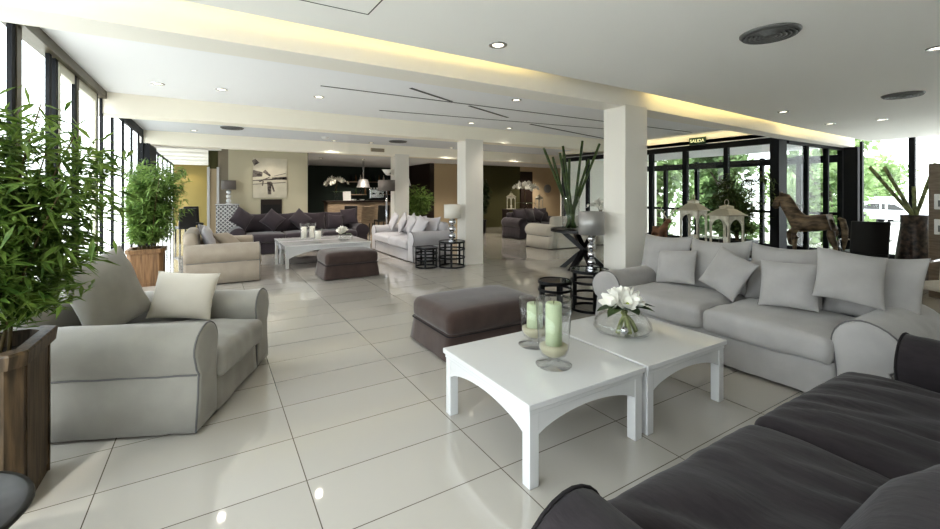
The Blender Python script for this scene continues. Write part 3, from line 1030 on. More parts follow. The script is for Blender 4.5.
def leaf_blade(bm, base, d, up, ln, wd, droop=.3):
    d = d.normalized()
    s = d.cross(up)
    if s.length < 1e-3:
        s = d.orthogonal()
    s.normalize()
    n = s.cross(d)
    rows = []
    for k in range(6):
        u = k / 5
        w = wd * math.sin(PI * min(1, .06 + .94 * u)) ** .7 if k < 5 else .001
        c = base + d * ln * u - n * ln * droop * u * u
        rows.append([bm.verts.new(c - s * w + n * w * .25), bm.verts.new(c), bm.verts.new(c + s * w + n * w * .25)])
    for a, b in zip(rows, rows[1:]):
        for i in range(2):
            bm.faces.new((a[i], a[i + 1], b[i + 1], b[i]))

# glass bowl of white flowers
t = thing('flower_bowl', 'wide glass bowl of white flowers with thick green stems on the white table', 'flower bowl', (2.67, 2.16, .44))
obj('bowl', lathe(B(), [(0, .004), (.15, .002), (.195, .016), (.215, .045), (.205, .085), (.172, .13), (.13, .162), (.12, .166), (.124, .158), (.164, .124), (.197, .083), (.206, .046), (.186, .022), (.14, .010), (0, .010)], 48), M['clear'], t, True)
rr = random.Random(5)
b = B()
for a, d2 in ((200, (-.10, .02)), (250, (-.02, -.08)), (300, (.06, -.05)), (20, (.1, .05))):
    p = Vector((.1 * math.cos(R(a)), .1 * math.sin(R(a)), .02))
    tube(b, [p, p * .55 + Vector((.015, 0, .08)), Vector((.02 + d2[0] * -.2, .0, .15)), Vector((.03, 0, .2))], [.018, .017, .015, .012], 8)
obj('stem', b, M['cane_pale'], t, True)
b = B()
for c, ax in (((.0, -.03, .21), (-.3, -.4, .6)), ((.08, -.02, .225), (.4, -.5, .5)), ((.02, .05, .25), (0, .2, 1)), ((-.05, .03, .22), (-.8, .1, .5)), ((.12, .05, .22), (.8, .3, .5))):
    bloom(b, Vector(c), Vector(ax), .105, rr)
obj('blossoms', b, M['petal'], t, True)
b = B()
for c in ((.0, -.045, .225), (.085, -.035, .24), (.02, .052, .27)):
    bmesh.ops.create_icosphere(b, subdivisions=2, radius=.014, matrix=Matrix.Translation(c))
obj('flower_hearts', b, M['petal_core'], t, True)
b = B()
for a, ln in ((195, .2), (165, .17), (-20, .18), (-55, .14), (40, .17), (250, .12)):
    d = Vector((math.cos(R(a)), math.sin(R(a)), .25))
    leaf_blade(b, Vector((.03, 0, .18)) + d * .02, d, Vector((0, 0, 1)), ln * 1.3, .05, .3)
obj('leaves', b, M['leaf_dark'], t, True)
b = B()
bmesh.ops.create_icosphere(b, subdivisions=3, radius=.028, matrix=Matrix.Translation((-.092, -.092, .056)))
tag(obj('silver_ball', b, M['chrome'], None, True, (2.67, 2.16, .44)), 'small silver ball inside the glass flower bowl', 'ornament')

# glasses and flowers on the distant table
def small_glass(loc, r, h, label):
    t = thing('candle_glass', label, 'candle holder', loc, 0, 'candle glasses on the distant coffee table')
    obj('glass', lathe(B(), [(0, .004), (r * .8, .002), (r * .8, .008), (.015, .02), (.015, .05), (r * .8, .08), (r, h), (r * .95, h), (r * .74, .085), (0, .07)], 24), M['clear'], t, True)
    obj('candle', lathe(B(), [(0, .08), (r * .62, .085), (r * .62, h * .82), (0, h * .82)], 20), M['shade_white'], t, True)
small_glass((1.66, 9.55, .46), .085, .40, 'tall candle glass on the distant white table, one closest to the windows')
small_glass((1.84, 9.62, .46), .085, .40, 'tall candle glass on the distant white table, middle one of three')
small_glass((1.90, 9.3, .46), .095, .30, 'short wide candle glass on the distant white table beside the flowers')
t = thing('flower_bowl', 'small bowl of white flowers on the distant white coffee table', 'flower bowl', (2.52, 9.5, .46))
obj('bowl', lathe(B(), [(0, .004), (.12, .004), (.17, .05), (.15, .12), (.14, .12), (.16, .05), (.11, .012), (0, .012)], 32), M['clear'], t, True)
b = B()
for k in range(9):
    a = rr.uniform(0, 6.28)
    q = rr.uniform(0, .1)
    bloom(b, Vector((-.08 + q * math.cos(a), q * math.sin(a), .17 + rr.uniform(0, .07))), Vector((math.cos(a), math.sin(a), .8)), .08, rr)
obj('blossoms', b, M['petal'], t, True)
b = B()
for k in range(8):
    a = rr.uniform(0, 6.28)
    leaf_blade(b, Vector((0, 0, .14)), Vector((math.cos(a), math.sin(a), .2)), Vector((0, 0, 1)), .17, .03, .3)
obj('leaves', b, M['leaf_dark'], t, True)

# tall glass vase of bamboo canes and orchid on the round table
t = thing('cane_vase', 'clear cylinder vase holding tall green bamboo canes on the round black table', 'vase', (6.14, 6.22, .79))
obj('glass', lathe(B(), [(0, .004), (.16, .004), (.17, .02), (.17, .66), (.162, .66), (.162, .02), (0, .014)], 40), M['clear'], t, True)
cw = [(-.10, .02, -.46, .29, 1.60), (-.06, -.05, -.31, .19, 1.42), (-.02, .06, -.13, .09, 1.64), (.03, -.03, -.04, -.0, 1.38), (.02, .05, .19, -.13, 1.74), (.06, -.05, .30, -.20, 1.38), (.08, -.02, .47, -.32, 1.68), (-.05, .0, -.20, .10, 1.5)]
for x0, y0, x1, y1, h in cw:
    b = B()
    n = 9
    pts, rs = [], []
    for k in range(n):
        u = k / (n - 1)
        pts.append((-x0 * 1.1 + (x1 + x0 * 1.1) * u, -y0 * 1.1 + (y1 + y0 * 1.1) * u, .02 + h * u))
        rs.append(.027 - .004 * u + (.003 if k % 2 else 0))
    tube(b, pts, rs, 10)
    obj('cane', b, M['cane'], t, True)

def orchid(name, label, cat, loc, h, spread, n, pot_r, pot_h, m_pot, group=None, seed=0):
    t = thing(name, label, cat, loc, 0, group)
    rr = random.Random(seed)
    obj('pot', lathe(B(), [(0, 0), (pot_r * .8, 0), (pot_r, pot_h), (pot_r * .9, pot_h), (pot_r * .85, pot_h * .9), (0, pot_h * .88)], 28), m_pot, t, True)
    st, fl_, lf = B(), B(), B()
    for k in range(5):
        a = 2 * PI * k / 5 + rr.uniform(-.3, .3)
        tip = Vector((spread * .5 * math.cos(a), spread * .5 * math.sin(a), h * rr.uniform(.88, 1)))
        tube(st, [(0, 0, pot_h * .8), (tip.x * .15, tip.y * .15, h * .6), (tip.x * .6, tip.y * .6, h * .95), tip], .006, 6)
    for k in range(n):
        a = rr.uniform(0, 2 * PI)
        q = spread * math.sqrt(rr.random())
        z = h - .55 * (q / spread) ** 2 * spread + rr.uniform(-.05, .04)
        bloom(fl_, Vector((q * math.cos(a), q * math.sin(a), z)), Vector((math.cos(a), math.sin(a), .5)), spread * .24, rr, 5)
    for k in range(6):
        a = rr.uniform(0, 2 * PI)
        leaf_blade(lf, Vector((0, 0, pot_h * .9)), Vector((math.cos(a), math.sin(a), .5)), Vector((0, 0, 1)), spread * .9, spread * .13, .5)
    obj('flower_stems', st, M['stem'], t, True)
    obj('blossoms', fl_, M['petal'], t, True)
    obj('leaves', lf, M['leaf_dark'], t, True)
    return t
orchid('potted_orchid', 'white orchid on the round black table beside the cane vase', 'orchid', (6.68, 5.94, .79), .56, .24, 26, .1, .14, M['chrome'], seed=4)

# ------------------------------------------------------------------ lamps
def ball_lamp(label, loc, h, sr, sh, mshade, balls, mb):
    t = thing('table_lamp', label, 'lamp', loc)
    hb = h - sh
    b = B()
    cyl(b, (0, 0, .012), .075, .024, 28)
    obj('base', b, mb, t)
    step = (hb - .03) / balls
    for k in range(balls):
        b = B()
        bmesh.ops.create_uvsphere(b, u_segments=20, v_segments=12, radius=step * .52, matrix=Matrix.Translation((0, 0, .024 + step * (k + .5))))
        obj('ball', b, mb, t, True)
    b = B()
    cyl(b, (0, 0, hb + sh * .25), .008, sh * .6, 10)
    obj('lamp_stem', b, mb, t)
    obj('lamp_shade', lathe(B(), [(sr, hb), (sr, h), (sr - .006, h), (sr - .006, hb)], 40, closed=True), mshade, t, True)
    return t
ball_lamp('silver drum shade table lamp on stacked chrome balls beside the near pillar', (4.26, 3.94, .52), .74, .165, .3, M['silver'], 4, M['chrome'])
ball_lamp('white shade table lamp on stacked glass balls at the middle pillar', (4.22, 7.66, .53), .74, .17, .28, M['shade_white'], 3, M['chrome'])
ball_lamp('dark shade table lamp on the white lattice cabinet', (.36, 12.85, 1.22), .62, .17, .24, M['shade_grey'], 3, M['lacquer'])

t = thing('floor_lamp', 'tall floor lamp with grey drum shade beside the rear pillar', 'lamp', (4.16, 11.36, 0))
b = B()
cyl(b, (0, 0, .015), .15, .03, 32)
obj('base', b, M['chrome'], t)
b = B()
cyl(b, (0, 0, .85), .03, 1.65, 16)
obj('pole', b, M['chrome'], t, True)
obj('lamp_shade', lathe(B(), [(.235, 1.56), (.235, 1.87), (.228, 1.87), (.228, 1.56)], 40, closed=True), M['shade_grey'], t, True)
t = thing('wall_sconce', 'white upward flaring sconce on the side of the rear pillar', 'lamp', (4.5, 11.78, 2.02))
obj('bowl', lathe(B(), [(0, 0), (.05, .02), (.16, .17), (.15, .175), (0, .04)], 24), M['wall_white'], t, True, (-.165, 0, 0))
obj('bracket', bx(-.17, .0, -.02, .02, .0, .04), M['wall_white'], t)

# ------------------------------------------------------------------ potted bamboo and other plants
def planter_bm(w, h, flare=.0, ch=.05):
    """square plank tub with chamfered corners, open at the top"""
    def ring(hw, c):
        return [(hw - c, -hw), (hw, -hw + c), (hw, hw - c), (hw - c, hw), (-hw + c, hw), (-hw, hw - c), (-hw, -hw + c), (-hw + c, -hw)]
    b = B()
    rows = []
    for hw, z in ((w / 2 - .012, 0), (w / 2 - .012, .05), (w / 2 - .006, .052), (w / 2 - .006, h - .07)):
        rows.append([b.verts.new((x, y, z)) for x, y in ring(hw, ch)])
    for a, c in zip(rows, rows[1:]):
        for i in range(8):
            b.faces.new((a[i], a[(i + 1) % 8], c[(i + 1) % 8], c[i]))
    b.faces.new(rows[0])
    return b
def rim_bm(w, h, ch=.05):
    def ring(hw, c):
        return [(hw - c, -hw), (hw, -hw + c), (hw, hw - c), (hw - c, hw), (-hw + c, hw), (-hw, hw - c), (-hw, -hw + c), (-hw + c, -hw)]
    b = B()
    rows = []
    for hw, z in ((w / 2 - .01, h - .075), (w / 2 + .012, h - .07), (w / 2 + .018, h - .01), (w / 2 + .012, h), (w / 2 - .04, h), (w / 2 - .045, h - .1)):
        rows.append([b.verts.new((x, y, z)) for x, y in ring(hw, ch)])
    for a, c in zip(rows, rows[1:]):
        for i in range(8):
            b.faces.new((a[i], a[(i + 1) % 8], c[(i + 1) % 8], c[i]))
    return b
def posts_bm(w, h):
    b = B()
    hw = w / 2
    for sx in (-1, 1):
        for sy in (-1, 1):
            box(b, (sx * (hw - .09), sy * (hw - .006), h / 2 - .035), (.012, .012, h - .09))
            box(b, (sx * (hw - .006), sy * (hw - .09), h / 2 - .035), (.012, .012, h - .09))
    return b

def bamboo_plant(name, label, cat, loc, mplanter, pw, ph, stems, top, rx, ry, twigs, mleaf, leaf_len, seed, clip=None, zlow=.95, rz=0, bias=(0, 0), xmax=None):
    t = thing(name, label, cat, loc, rz)
    rr = random.Random(seed)
    obj('planter', planter_bm(pw, ph), mplanter, t)
    obj('planter_rim', rim_bm(pw, ph), mplanter, t)
    obj('planter_battens', posts_bm(pw, ph), mplanter, t)
    obj('soil', bx(-pw / 2 + .045, pw / 2 - .045, -pw / 2 + .045, pw / 2 - .045, ph - .12, ph - .08), M['soil'], t)
    lf = B()
    paths = []
    for k in range(stems):
        a = rr.uniform(0, 2 * PI)
        r0 = rr.uniform(0, pw * .27)
        p = Vector((r0 * math.cos(a), r0 * math.sin(a), ph - .1))
        a += rr.uniform(-.6, .6)
        q = rr.uniform(.15, .8)
        e = Vector((rx * q * math.cos(a) + bias[0] * q, ry * q * math.sin(a) + bias[1] * q, top * rr.uniform(.72, 1.0)))
        if clip is not None:
            e.x = max(e.x, clip + .06)
        m1 = p.lerp(e, .5)
        m1.x *= .75
        m1.y *= .75
        path = []
        for i in range(9):
            u = i / 8
            path.append(p * (1 - u) ** 2 + m1 * 2 * u * (1 - u) + e * u * u)
        paths.append(path)
        b = B()
        tube(b, path, [.009 - .006 * i / 8 for i in range(9)], 6)
        obj('stem', b, M['stem'], t, True)
    up = Vector((0, 0, 1))
    for k in range(twigs):
        path = paths[k % stems]
        u = rr.uniform(.2, 1)
        i = min(7, int(u * 8))
        o = path[i].lerp(path[i + 1], u * 8 - i)
        if o.z < zlow - .15:
            continue
        a = rr.uniform(0, 2 * PI)
        ln = rr.uniform(.1, .42)
        d = Vector((math.cos(a) * rx, math.sin(a) * ry, rr.uniform(-.1, .35))).normalized()
        tip = o + d * ln + Vector((bias[0] * .25, bias[1] * .25, -.06 * rr.random()))
        if clip is not None and tip.x < clip + .1:
            tip.x = clip + .1 + rr.uniform(0, .15)
        if tip.z < zlow - .1:
            continue
        for j in range(rr.randint(5, 8)):
            dd = (d * .6 + Vector((rr.uniform(-1, 1), rr.uniform(-1, 1), rr.uniform(-.75, .3)))).normalized()
            L = leaf_len * rr.uniform(.6, 1.15)
            bs = o.lerp(tip, rr.uniform(.45, 1))
            en = bs + dd * L
            if clip is not None and min(en.x, bs.x) < clip:
                continue
            zc, rz_ = (zlow + top) / 2, (top - zlow) / 2 * 1.12
            if ((en.x - bias[0]) / (rx * 1.25)) ** 2 + ((en.y - bias[1]) / (ry * 1.25)) ** 2 + ((en.z - zc) / rz_) ** 2 > 1:
                continue
            if xmax is not None and max(en.x, bs.x) > xmax and min(en.z, bs.z) < 1.02:
                continue
            s = dd.cross(up)
            if s.length < .05:
                continue
            s = (s.normalized() + Vector((rr.uniform(-.4, .4), rr.uniform(-.4, .4), rr.uniform(-.4, .4)))).normalized()
            w = L * .095
            m_ = bs + dd * L * .4
            v = [lf.verts.new(x) for x in (bs, m_ + s * w, en + Vector((0, 0, -.15 * L)), m_ - s * w)]
            lf.faces.new(v)
    obj('foliage', lf, mleaf, t)
    return t
bamboo_plant('potted_bamboo', 'large leafy bamboo in a tall dark wooden planter at the window corner', 'potted plant', (-1.0, 2.97, 0), M['planter'], .5, .77, 18, 1.98, .50, .50, 1500,
             M['leaf'], .125, 11, clip=-.25, zlow=.88, bias=(.06, 0))
bamboo_plant('potted_bamboo', 'bushy bamboo in a brown plank planter beside the beige armchair', 'potted plant', (-.93, 8.75, 0), M['planter2'], .48, .60, 16, 2.12, .66, 1.0, 1700,
             M['leaf2'], .14, 12, clip=-.32, zlow=.72, xmax=.42)
bamboo_plant('potted_bamboo', 'tall dark bamboo standing inside the room by the entrance glazing', 'potted plant', (8.75, 4.35, 0), M['black_wood'], .5, .6, 12, 1.95, .62, .62, 420,
             M['leaf_dark2'], .16, 13, zlow=.7)
bamboo_plant('potted_bamboo', 'green potted bamboo in the opening behind the lilac grey sofa', 'potted plant', (5.75, 12.75, 0), M['black_wood'], .45, .6, 10, 1.85, .5, .5, 380,
             M['leaf2'], .2, 14, zlow=.8)
bamboo_plant('potted_bamboo', 'dark shadowed plant against the olive wall of the back lounge', 'potted plant', (8.6, 13.6, 0), M['black_wood'], .5, .5, 10, 2.1, .5, .5, 420,
             M['leaf_dark'], .22, 15, zlow=.6)

# ------------------------------------------------------------------ console with lanterns and sculptures
CX = 6.8
t = thing('console_table', 'long dark wooden console behind the grey sofa carrying lanterns and sculptures', 'console table', (CX, 3.42, 0))
obj('tabletop', bx(-.26, .26, -1.6, 1.6, .58, .62, .006), M['dark_wood'], t)
for sx in (-1, 1):
    for sy in (-1, 0, 1):
        x, y = sx * .21, sy * 1.53
        obj('leg', bx(x - .035, x + .035, y - .035, y + .035, 0, .58), M['dark_wood'], t)
obj('lower_shelf', bx(-.24, .24, -1.5, 1.5, .16, .19), M['dark_wood'], t)

def lantern(label, loc, w, h, rz):
    t = thing('lantern', label, 'lantern', loc, rz, 'cream wooden lanterns on the console')
    hw = w / 2
    obj('base', bx(-hw - .015, hw + .015, -hw - .015, hw + .015, 0, .03, .004), M['lantern'], t)
    zb = h * .72
    for k in range(4):
        fr = .03
        iw = hw - fr
        n = 14
        zs = zb - iw - .05
        outer = [(-hw, .03), (-hw, zb), (hw, zb), (hw, .03), (iw, .03)]
        arch = [(iw * math.cos(PI * i / n), zs + iw * math.sin(PI * i / n)) for i in range(n + 1)]
        poly = outer + arch + [(-iw, .03)]
        b = B()
        # left post, right post and arch strip built as quads
        def strip(p, q):
            A_ = [b.verts.new((x, -hw, z)) for x, z in p] + [b.verts.new((x, -hw, z)) for x, z in reversed(q)]
            f = b.faces.new(A_)
            r = bmesh.ops.extrude_face_region(b, geom=[f])
            bmesh.ops.translate(b, verts=[v for v in r['geom'] if isinstance(v, bmesh.types.BMVert)], vec=(0, .02, 0))
        for i in range(n):
            p0, p1 = arch[i], arch[i + 1]
            strip([p0, p1], [(p0[0], zb), (p1[0], zb)])
        strip([(-hw, .03), (-iw, .03)], [(-hw, zb), (-iw, zb)])
        strip([(iw, .03), (hw, .03)], [(iw, zb), (hw, zb)])
        o = obj('arched_side', b, M['lantern'], t)
        o.rotation_euler = (0, 0, R(90 * k))
    b = B()
    bx(-hw - .03, hw + .03, -hw - .03, hw + .03, zb, zb + .02, 0, b)
    rows = []
    for hw2, z in ((hw + .02, zb + .02), (hw * .62, zb + .02 + h * .1), (hw * .42, h * .87), (hw * .42, h * .92), (hw * .1, h * .95)):
        rows.append([b.verts.new((x * hw2, y * hw2, z)) for x, y in ((-1, -1), (1, -1), (1, 1), (-1, 1))])
    for a, c in zip(rows, rows[1:]):
        for i in range(4):
            b.faces.new((a[i], a[(i + 1) % 4], c[(i + 1) % 4], c[i]))
    b.faces.new(rows[-1])
    obj('roof', b, M['roof_tin'], t)
    b = B()
    tube(b, [(.045 * math.cos(2 * PI * i / 18), 0, h * .95 + .035 + .045 * math.sin(2 * PI * i / 18)) for i in range(18)], .006, 6, closed=True)
    obj('ring_handle', b, M['roof_tin'], t, True)
    c = lathe(B(), [(0, .03), (.045, .03), (.045, .2), (0, .2)], 20)
    obj('candle', c, M['shade_white'], t, True)
lantern('taller cream arched lantern on the console, next to the deer sculpture', (CX, 4.08, .62), .30, .82, R(4))
lantern('shorter wider cream arched lantern on the console, next to the tall lantern', (CX, 3.55, .62), .33, .74, R(-10))

def skinned(name, verts, edges, root, m, parent, levels=2):
    me = bpy.data.meshes.new(name)
    me.from_pydata([v[:3] for v in verts], edges, [])
    me.materials.append(m)
    o = bpy.data.objects.new(name, me)
    COL.objects.link(o)
    o.parent = parent
    sk = o.modifiers.new('skin', 'SKIN')
    sk.branch_smoothing = .7
    sk.use_smooth_shade = True
    for i, v in enumerate(verts):
        r = v[3]
        me.skin_vertices[0].data[i].radius = r if isinstance(r, tuple) else (r, r)
        me.skin_vertices[0].data[i].use_root = (i == root)
    sb = o.modifiers.new('sub', 'SUBSURF')
    sb.levels = levels
    sb.render_levels = levels
    return o

def chain(V, E_, start, pts):
    last = start
    for p in pts:
        V.append(p)
        if last is not None:
            E_.append((last, len(V) - 1))
        last = len(V) - 1
    return last

# horse, facing +Y (towards the entrance), local x across, y along the body
t = thing('horse_sculpture', 'weathered wooden horse sculpture with a raised foreleg on the console', 'sculpture', (CX, 2.47, .62))
t.scale = (1.15, 1.06, 1.02)
V, E_ = [], []
chain(V, E_, None, [(0, -.205, .50, (.105, .125)), (0, -.09, .475, (.115, .125)), (0, .03, .465, (.115, .125)), (0, .14, .50, (.11, .13)), (0, .205, .60, (.075, .11)), (0, .25, .70, (.058, .092)),
               (0, .295, .785, (.048, .072)), (0, .345, .79, (.05, .062)), (0, .378, .72, (.044, .052)), (0, .395, .645, (.036, .04))])
for s in (-1, 1):
    dy = .02 * s
    chain(V, E_, 0, [(s * .055, -.225, .40, .062), (s * .06, -.205 + dy, .30, .045), (s * .06, -.25 + dy, .2, .028), (s * .06, -.24 + dy, .075, .021), (s * .06, -.225 + dy, .015, .028)])
chain(V, E_, 3, [(-.055, .145, .37, .052), (-.058, .15, .22, .028), (-.058, .145, .075, .021), (-.058, .158, .015, .028)])
chain(V, E_, 3, [(.055, .175, .38, .05), (.058, .265, .33, .03), (.058, .25, .19, .022), (.058, .225, .16, .026)])
skinned('body', V, E_, 1, M['bronze'], t)
b = B()
tube(b, [(0, -.275, .555), (0, -.315, .53), (0, -.335, .42), (0, -.335, .30), (0, -.325, .16)], [.018, .032, .036, .032, .01], 10)
obj('tail', b, M['bronze'], t, True)
b = B()
for s in (-1, 1):
    cyl(b, (s * .026, .325, .862), .016, .065, 8, .002, Euler((R(-8), R(8 * s), 0)))
obj('ears', b, M['bronze'], t, True)
b = B()
mp_ = [(.13, .66), (.18, .76), (.235, .845), (.30, .868), (.315, .83), (.26, .76), (.20, .64), (.14, .60)]
prism(b, mp_, 'x', -.018, .018)
obj('mane', b, M['bronze'], t, True)
t = None

# deer with antlers
t = thing('deer_sculpture', 'brown carved deer sculpture with antlers at the end of the console', 'sculpture', (CX, 4.68, .62), R(-25))
t.scale = (1.35, 1.35, 1.3)
V, E_ = [], []
chain(V, E_, None, [(0, .13, .17, .06), (0, .05, .175, .06), (0, -.05, .185, .062), (0, -.10, .23, .045), (0, -.14, .29, .034), (0, -.175, .32, .03), (0, -.225, .295, .02)])
for s in (-1, 1):
    chain(V, E_, 0, [(s * .035, .14, .12, .034), (s * .035, .15, .07, .018), (s * .035, .14, .008, .016)])
    chain(V, E_, 2, [(s * .035, -.06, .12, .028), (s * .035, -.06, .06, .016), (s * .035, -.06, .008, .016)])
skinned('body', V, E_, 1, M['copper'], t)
for s in (-1, 1):
    b = B()
    tube(b, [(s * .012, -.165, .335), (s * .05, -.15, .40), (s * .09, -.16, .46), (s * .10, -.19, .50)], [.01, .008, .007, .003], 7)
    tube(b, [(s * .05, -.15, .40), (s * .06, -.20, .44)], [.007, .003], 6)
    tube(b, [(s * .08, -.157, .445), (s * .13, -.15, .47)], [.007, .003], 6)
    obj('antler', b, M['lantern'], t, True)
    b = B()
    cyl(b, (s * .035, -.155, .335), .012, .045, 8, .002, Euler((0, R(60 * s), 0)))
    obj('ear', b, M['copper'], t, True)

# ------------------------------------------------------------------ chairs and floor vase near the window wall
def leather_chair(label, loc, rz, m):
    t = thing('office_chair', label, 'chair', loc, rz)
    def cv(v, d):
        v.y += .05 * (1 - (v.x / .25) ** 2)
        return v
    obj('seat', cushion_bm((.50, .48, .07), .03, .01, .003, 1, (6, 6, 2)), m, t, True, (0, 0, .46))
    o = obj('backrest', rbox((.50, .05, .56), .024, (10, 2, 8), cv), m, t, True, (0, .24, .76))
    o.rotation_euler = (R(-8), 0, 0)
    for s in (-1, 1):
        b = B()
        tube(b, [(s * .27, .26, .72), (s * .28, .1, .70), (s * .28, -.12, .69), (s * .28, -.24, .66), (s * .27, -.25, .55), (s * .26, -.2, .44)], .013, 8)
        obj('armrest', b, M['chrome'], t, True)
    b = B()
    cyl(b, (0, 0, .24), .03, .38, 16)
    obj('pedestal', b, M['chrome'], t, True)
    for k in range(5):
        a = 2 * PI * k / 5
        b = B()
        tube(b, [(0, 0, .09), (.28 * math.cos(a), .28 * math.sin(a), .05)], [.022, .014], 8)
        f = obj('foot', b, M['chrome'], t, True)
        b = B()
        cyl(b, (.28 * math.cos(a), .28 * math.sin(a), .028), .028, .03, 14, None, Euler((R(90), 0, a)))
        obj('caster', b, M['rubber'], f)
    return t
leather_chair('black leather chair with chrome arms between the horse sculpture and the dark floor vase', (9.6, 2.72, 0), R(122), M['leather'])
leather_chair('white seated chair with black frame at the right edge beside the veneer partition', (6.95, 1.22, 0), R(-110), M['linen_white'])

t = thing('floor_vase', 'tall dark mottled floor vase holding pale canes near the window wall', 'vase', (10.5, 2.30, 0))
obj('vase_body', lathe(B(), [(0, 0), (.25, 0), (.275, .05), (.24, .5), (.185, .95), (.19, 1.12), (.17, 1.12), (.165, .95), (0, .9)], 32), M['vase_dark'], t, True)
for k, (tx, ty, h) in enumerate([(-.30, .52, 1.98), (-.16, .36, 1.98), (.02, .02, 1.62), (.12, -.22, 2.02), (.0, .18, 1.5)]):
    b = B()
    tube(b, [Vector((tx * -.15, ty * -.15, .92)).lerp(Vector((tx, ty, h)), i / 8) for i in range(9)], [.027 + (.004 if i % 2 else 0) for i in range(9)], 10)
    obj('cane', b, M['cane_pale'], t, True)

# ------------------------------------------------------------------ painting and things around the aubergine sofa
t = thing('painting', 'large pale abstract painting with black brush strokes above the aubergine sofa', 'painting', (1.39, 13.2, 1.93))
obj('canvas', bx(-.44, .44, -.04, -.001, -.56, .56, .004), M['canvas'], t)
def strokes(lst):
    b = B()
    for (x0, z0, x1, z1, w0, w1) in lst:
        d = Vector((x1 - x0, z1 - z0))
        n = Vector((-d.y, d.x)).normalized()
        prism(b, [(x0 + n.x * w0, z0 + n.y * w0), (x1 + n.x * w1, z1 + n.y * w1), (x1 - n.x * w1, z1 - n.y * w1), (x0 - n.x * w0, z0 - n.y * w0)], 'y', -.043, -.039)
    return b
obj('brush_strokes', strokes([(-.44, .12, -.2, .1, .1, .06), (-.42, .5, -.34, .38, .05, .08), (-.16, .2, .0, .06, .05, .02), (-.44, -.08, .43, .0, .012, .02), (.05, -.01, .43, .0, .03, .045),
                              (-.44, -.18, .4, -.12, .008, .01), (-.03, -.1, -.02, -.46, .05, .045), (-.18, -.08, -.2, -.22, .02, .015), (.02, -.12, .1, -.38, .025, .02), (-.28, -.1, -.02, .02, .02, .01), (.1, .06, .4, .14, .006, .008)]), M['ink'], t)
t = thing('fireplace_insert', 'black framed opening low on the cream wall below the painting', 'fireplace', (1.42, 13.2, .85))
obj('insert_frame', bx(-.27, .27, -.05, -.001, 0, .48, .004), M['dark_wood'], t)
obj('opening', bx(-.23, .23, -.056, -.05, .03, .33), M['niche'], t)

t = thing('lattice_cabinet', 'white cabinet with diagonal lattice front at the end of the aubergine sofa', 'cabinet', (.33, 12.9, 0))
obj('carcass', bx(-.26, .26, -.18, .18, 0, 1.22, .006), M['vent'], t)
b = B()
for k in range(-6, 13):
    z = .04 + k * .1
    for sg in (-1, 1):
        z0, z1 = (z, z + .5) if sg == 1 else (z + .5, z)
        ts = sorted([(.04 - z0) / (z1 - z0), (1.18 - z0) / (z1 - z0)])
        ta, tb_ = max(0, ts[0]), min(1, ts[1])
        if tb_ - ta > .02:
            tube(b, [(-.25 + .5 * u, -.190 - .006 * (sg > 0), z0 + (z1 - z0) * u) for u in (ta, tb_)], .011, 4)
obj('lattice_front', b, M['lacquer'], t)
obj('cabinet_frame', bx(-.28, .28, -.2, .19, 1.2, 1.22), M['lacquer'], t)

def side_chair(name, label, loc, rz, m, group=None):
    t = thing(name, label, 'chair', loc, rz, group)
    obj('seat', cushion_bm((.46, .46, .07), .03, .01, .003, 2, (5, 5, 2)), m, t, True, (0, 0, .46))
    o = obj('backrest', rbox((.46, .06, .58), .028, (6, 2, 6)), m, t, True, (0, .22, .76))
    o.rotation_euler = (R(-8), 0, 0)
    for sx in (-1, 1):
        for sy in (-1, 1):
            obj('leg', bx(sx * .19 - .018, sx * .19 + .018, sy * .19 - .018, sy * .19 + .018, 0, .44), M['black_wood'], t)
    return t
g = 'dark chairs in the ochre room'
side_chair('dining_chair', 'dark dining chair silhouette in the ochre room behind the bamboo, nearer one', (-.72, 15.5, 0), R(200), M['leather'], g)
side_chair('dining_chair', 'dark dining chair silhouette in the ochre room behind the bamboo, further one', (-.55, 17.2, 0), R(20), M['leather'], g)

# ------------------------------------------------------------------ bar
t = thing('bar_counter', 'long taupe wooden bar counter in front of the dark green wall', 'bar counter', (4.85, 16.5, 0))
obj('counter_front', bx(-1.2, 1.3, -.3, .3, 0, 1.16, .004), M['bar_wood'], t)
obj('counter_top', bx(-1.26, 1.36, -.36, .36, 1.16, 1.22, .006), M['dark_wood'], t)
t = thing('wall_shelf', 'dark shelf with rows of bottles on the green bar wall', 'shelf', (6.3, 19.22, 1.42))
obj('shelf_board', bx(-1.2, 1.0, -.16, .18, 0, .04), M['bar_wood'], t)
t = thing('wall_shelf', 'dark upper shelf on the green bar wall above the bottles', 'shelf', (6.3, 19.22, 2.0))
obj('shelf_board', bx(-1.2, 1.0, -.16, .18, 0, .04), M['bar_wood'], t)
bt = None
cols = [M['clear'], M['leaf_dark'], M['dark_glass'], M['planter2'], M['shade_white']]
for z0, row, nm in ((1.46, 'lower', 'lower'), (2.04, 'upper', 'upper')):
    for k in range(9):
        o = obj('bottle', lathe(B(), [(0, 0), (.04, 0), (.042, .18), (.016, .24), (.016, .31), (0, .31)], 12), cols[(k + (2 if row == 'upper' else 0)) % 5], None, True, (5.35 + k * .22, 19.2, z0))
        tag(o, 'small bottle standing on the %s shelf of the green bar wall' % nm, 'bottle', 'bottles on the %s bar shelf' % nm)
orchid('potted_orchid', 'large cream orchid in a vase on the bar counter', 'orchid', (4.0, 16.4, 1.22), .86, .42, 34, .09, .34, M['clear'], seed=8)
t = thing('menu_card', 'white card standing on the bar counter beside the orchid', 'card', (4.42, 16.4, 1.22))
o = obj('card_board', bx(-.15, .15, -.008, .008, 0, .36), M['plastic_white'], t)
o.rotation_euler = (R(-8), 0, 0)
obj('card_stay', bx(-.03, .03, .0, .10, 0, .02), M['plastic_white'], t)
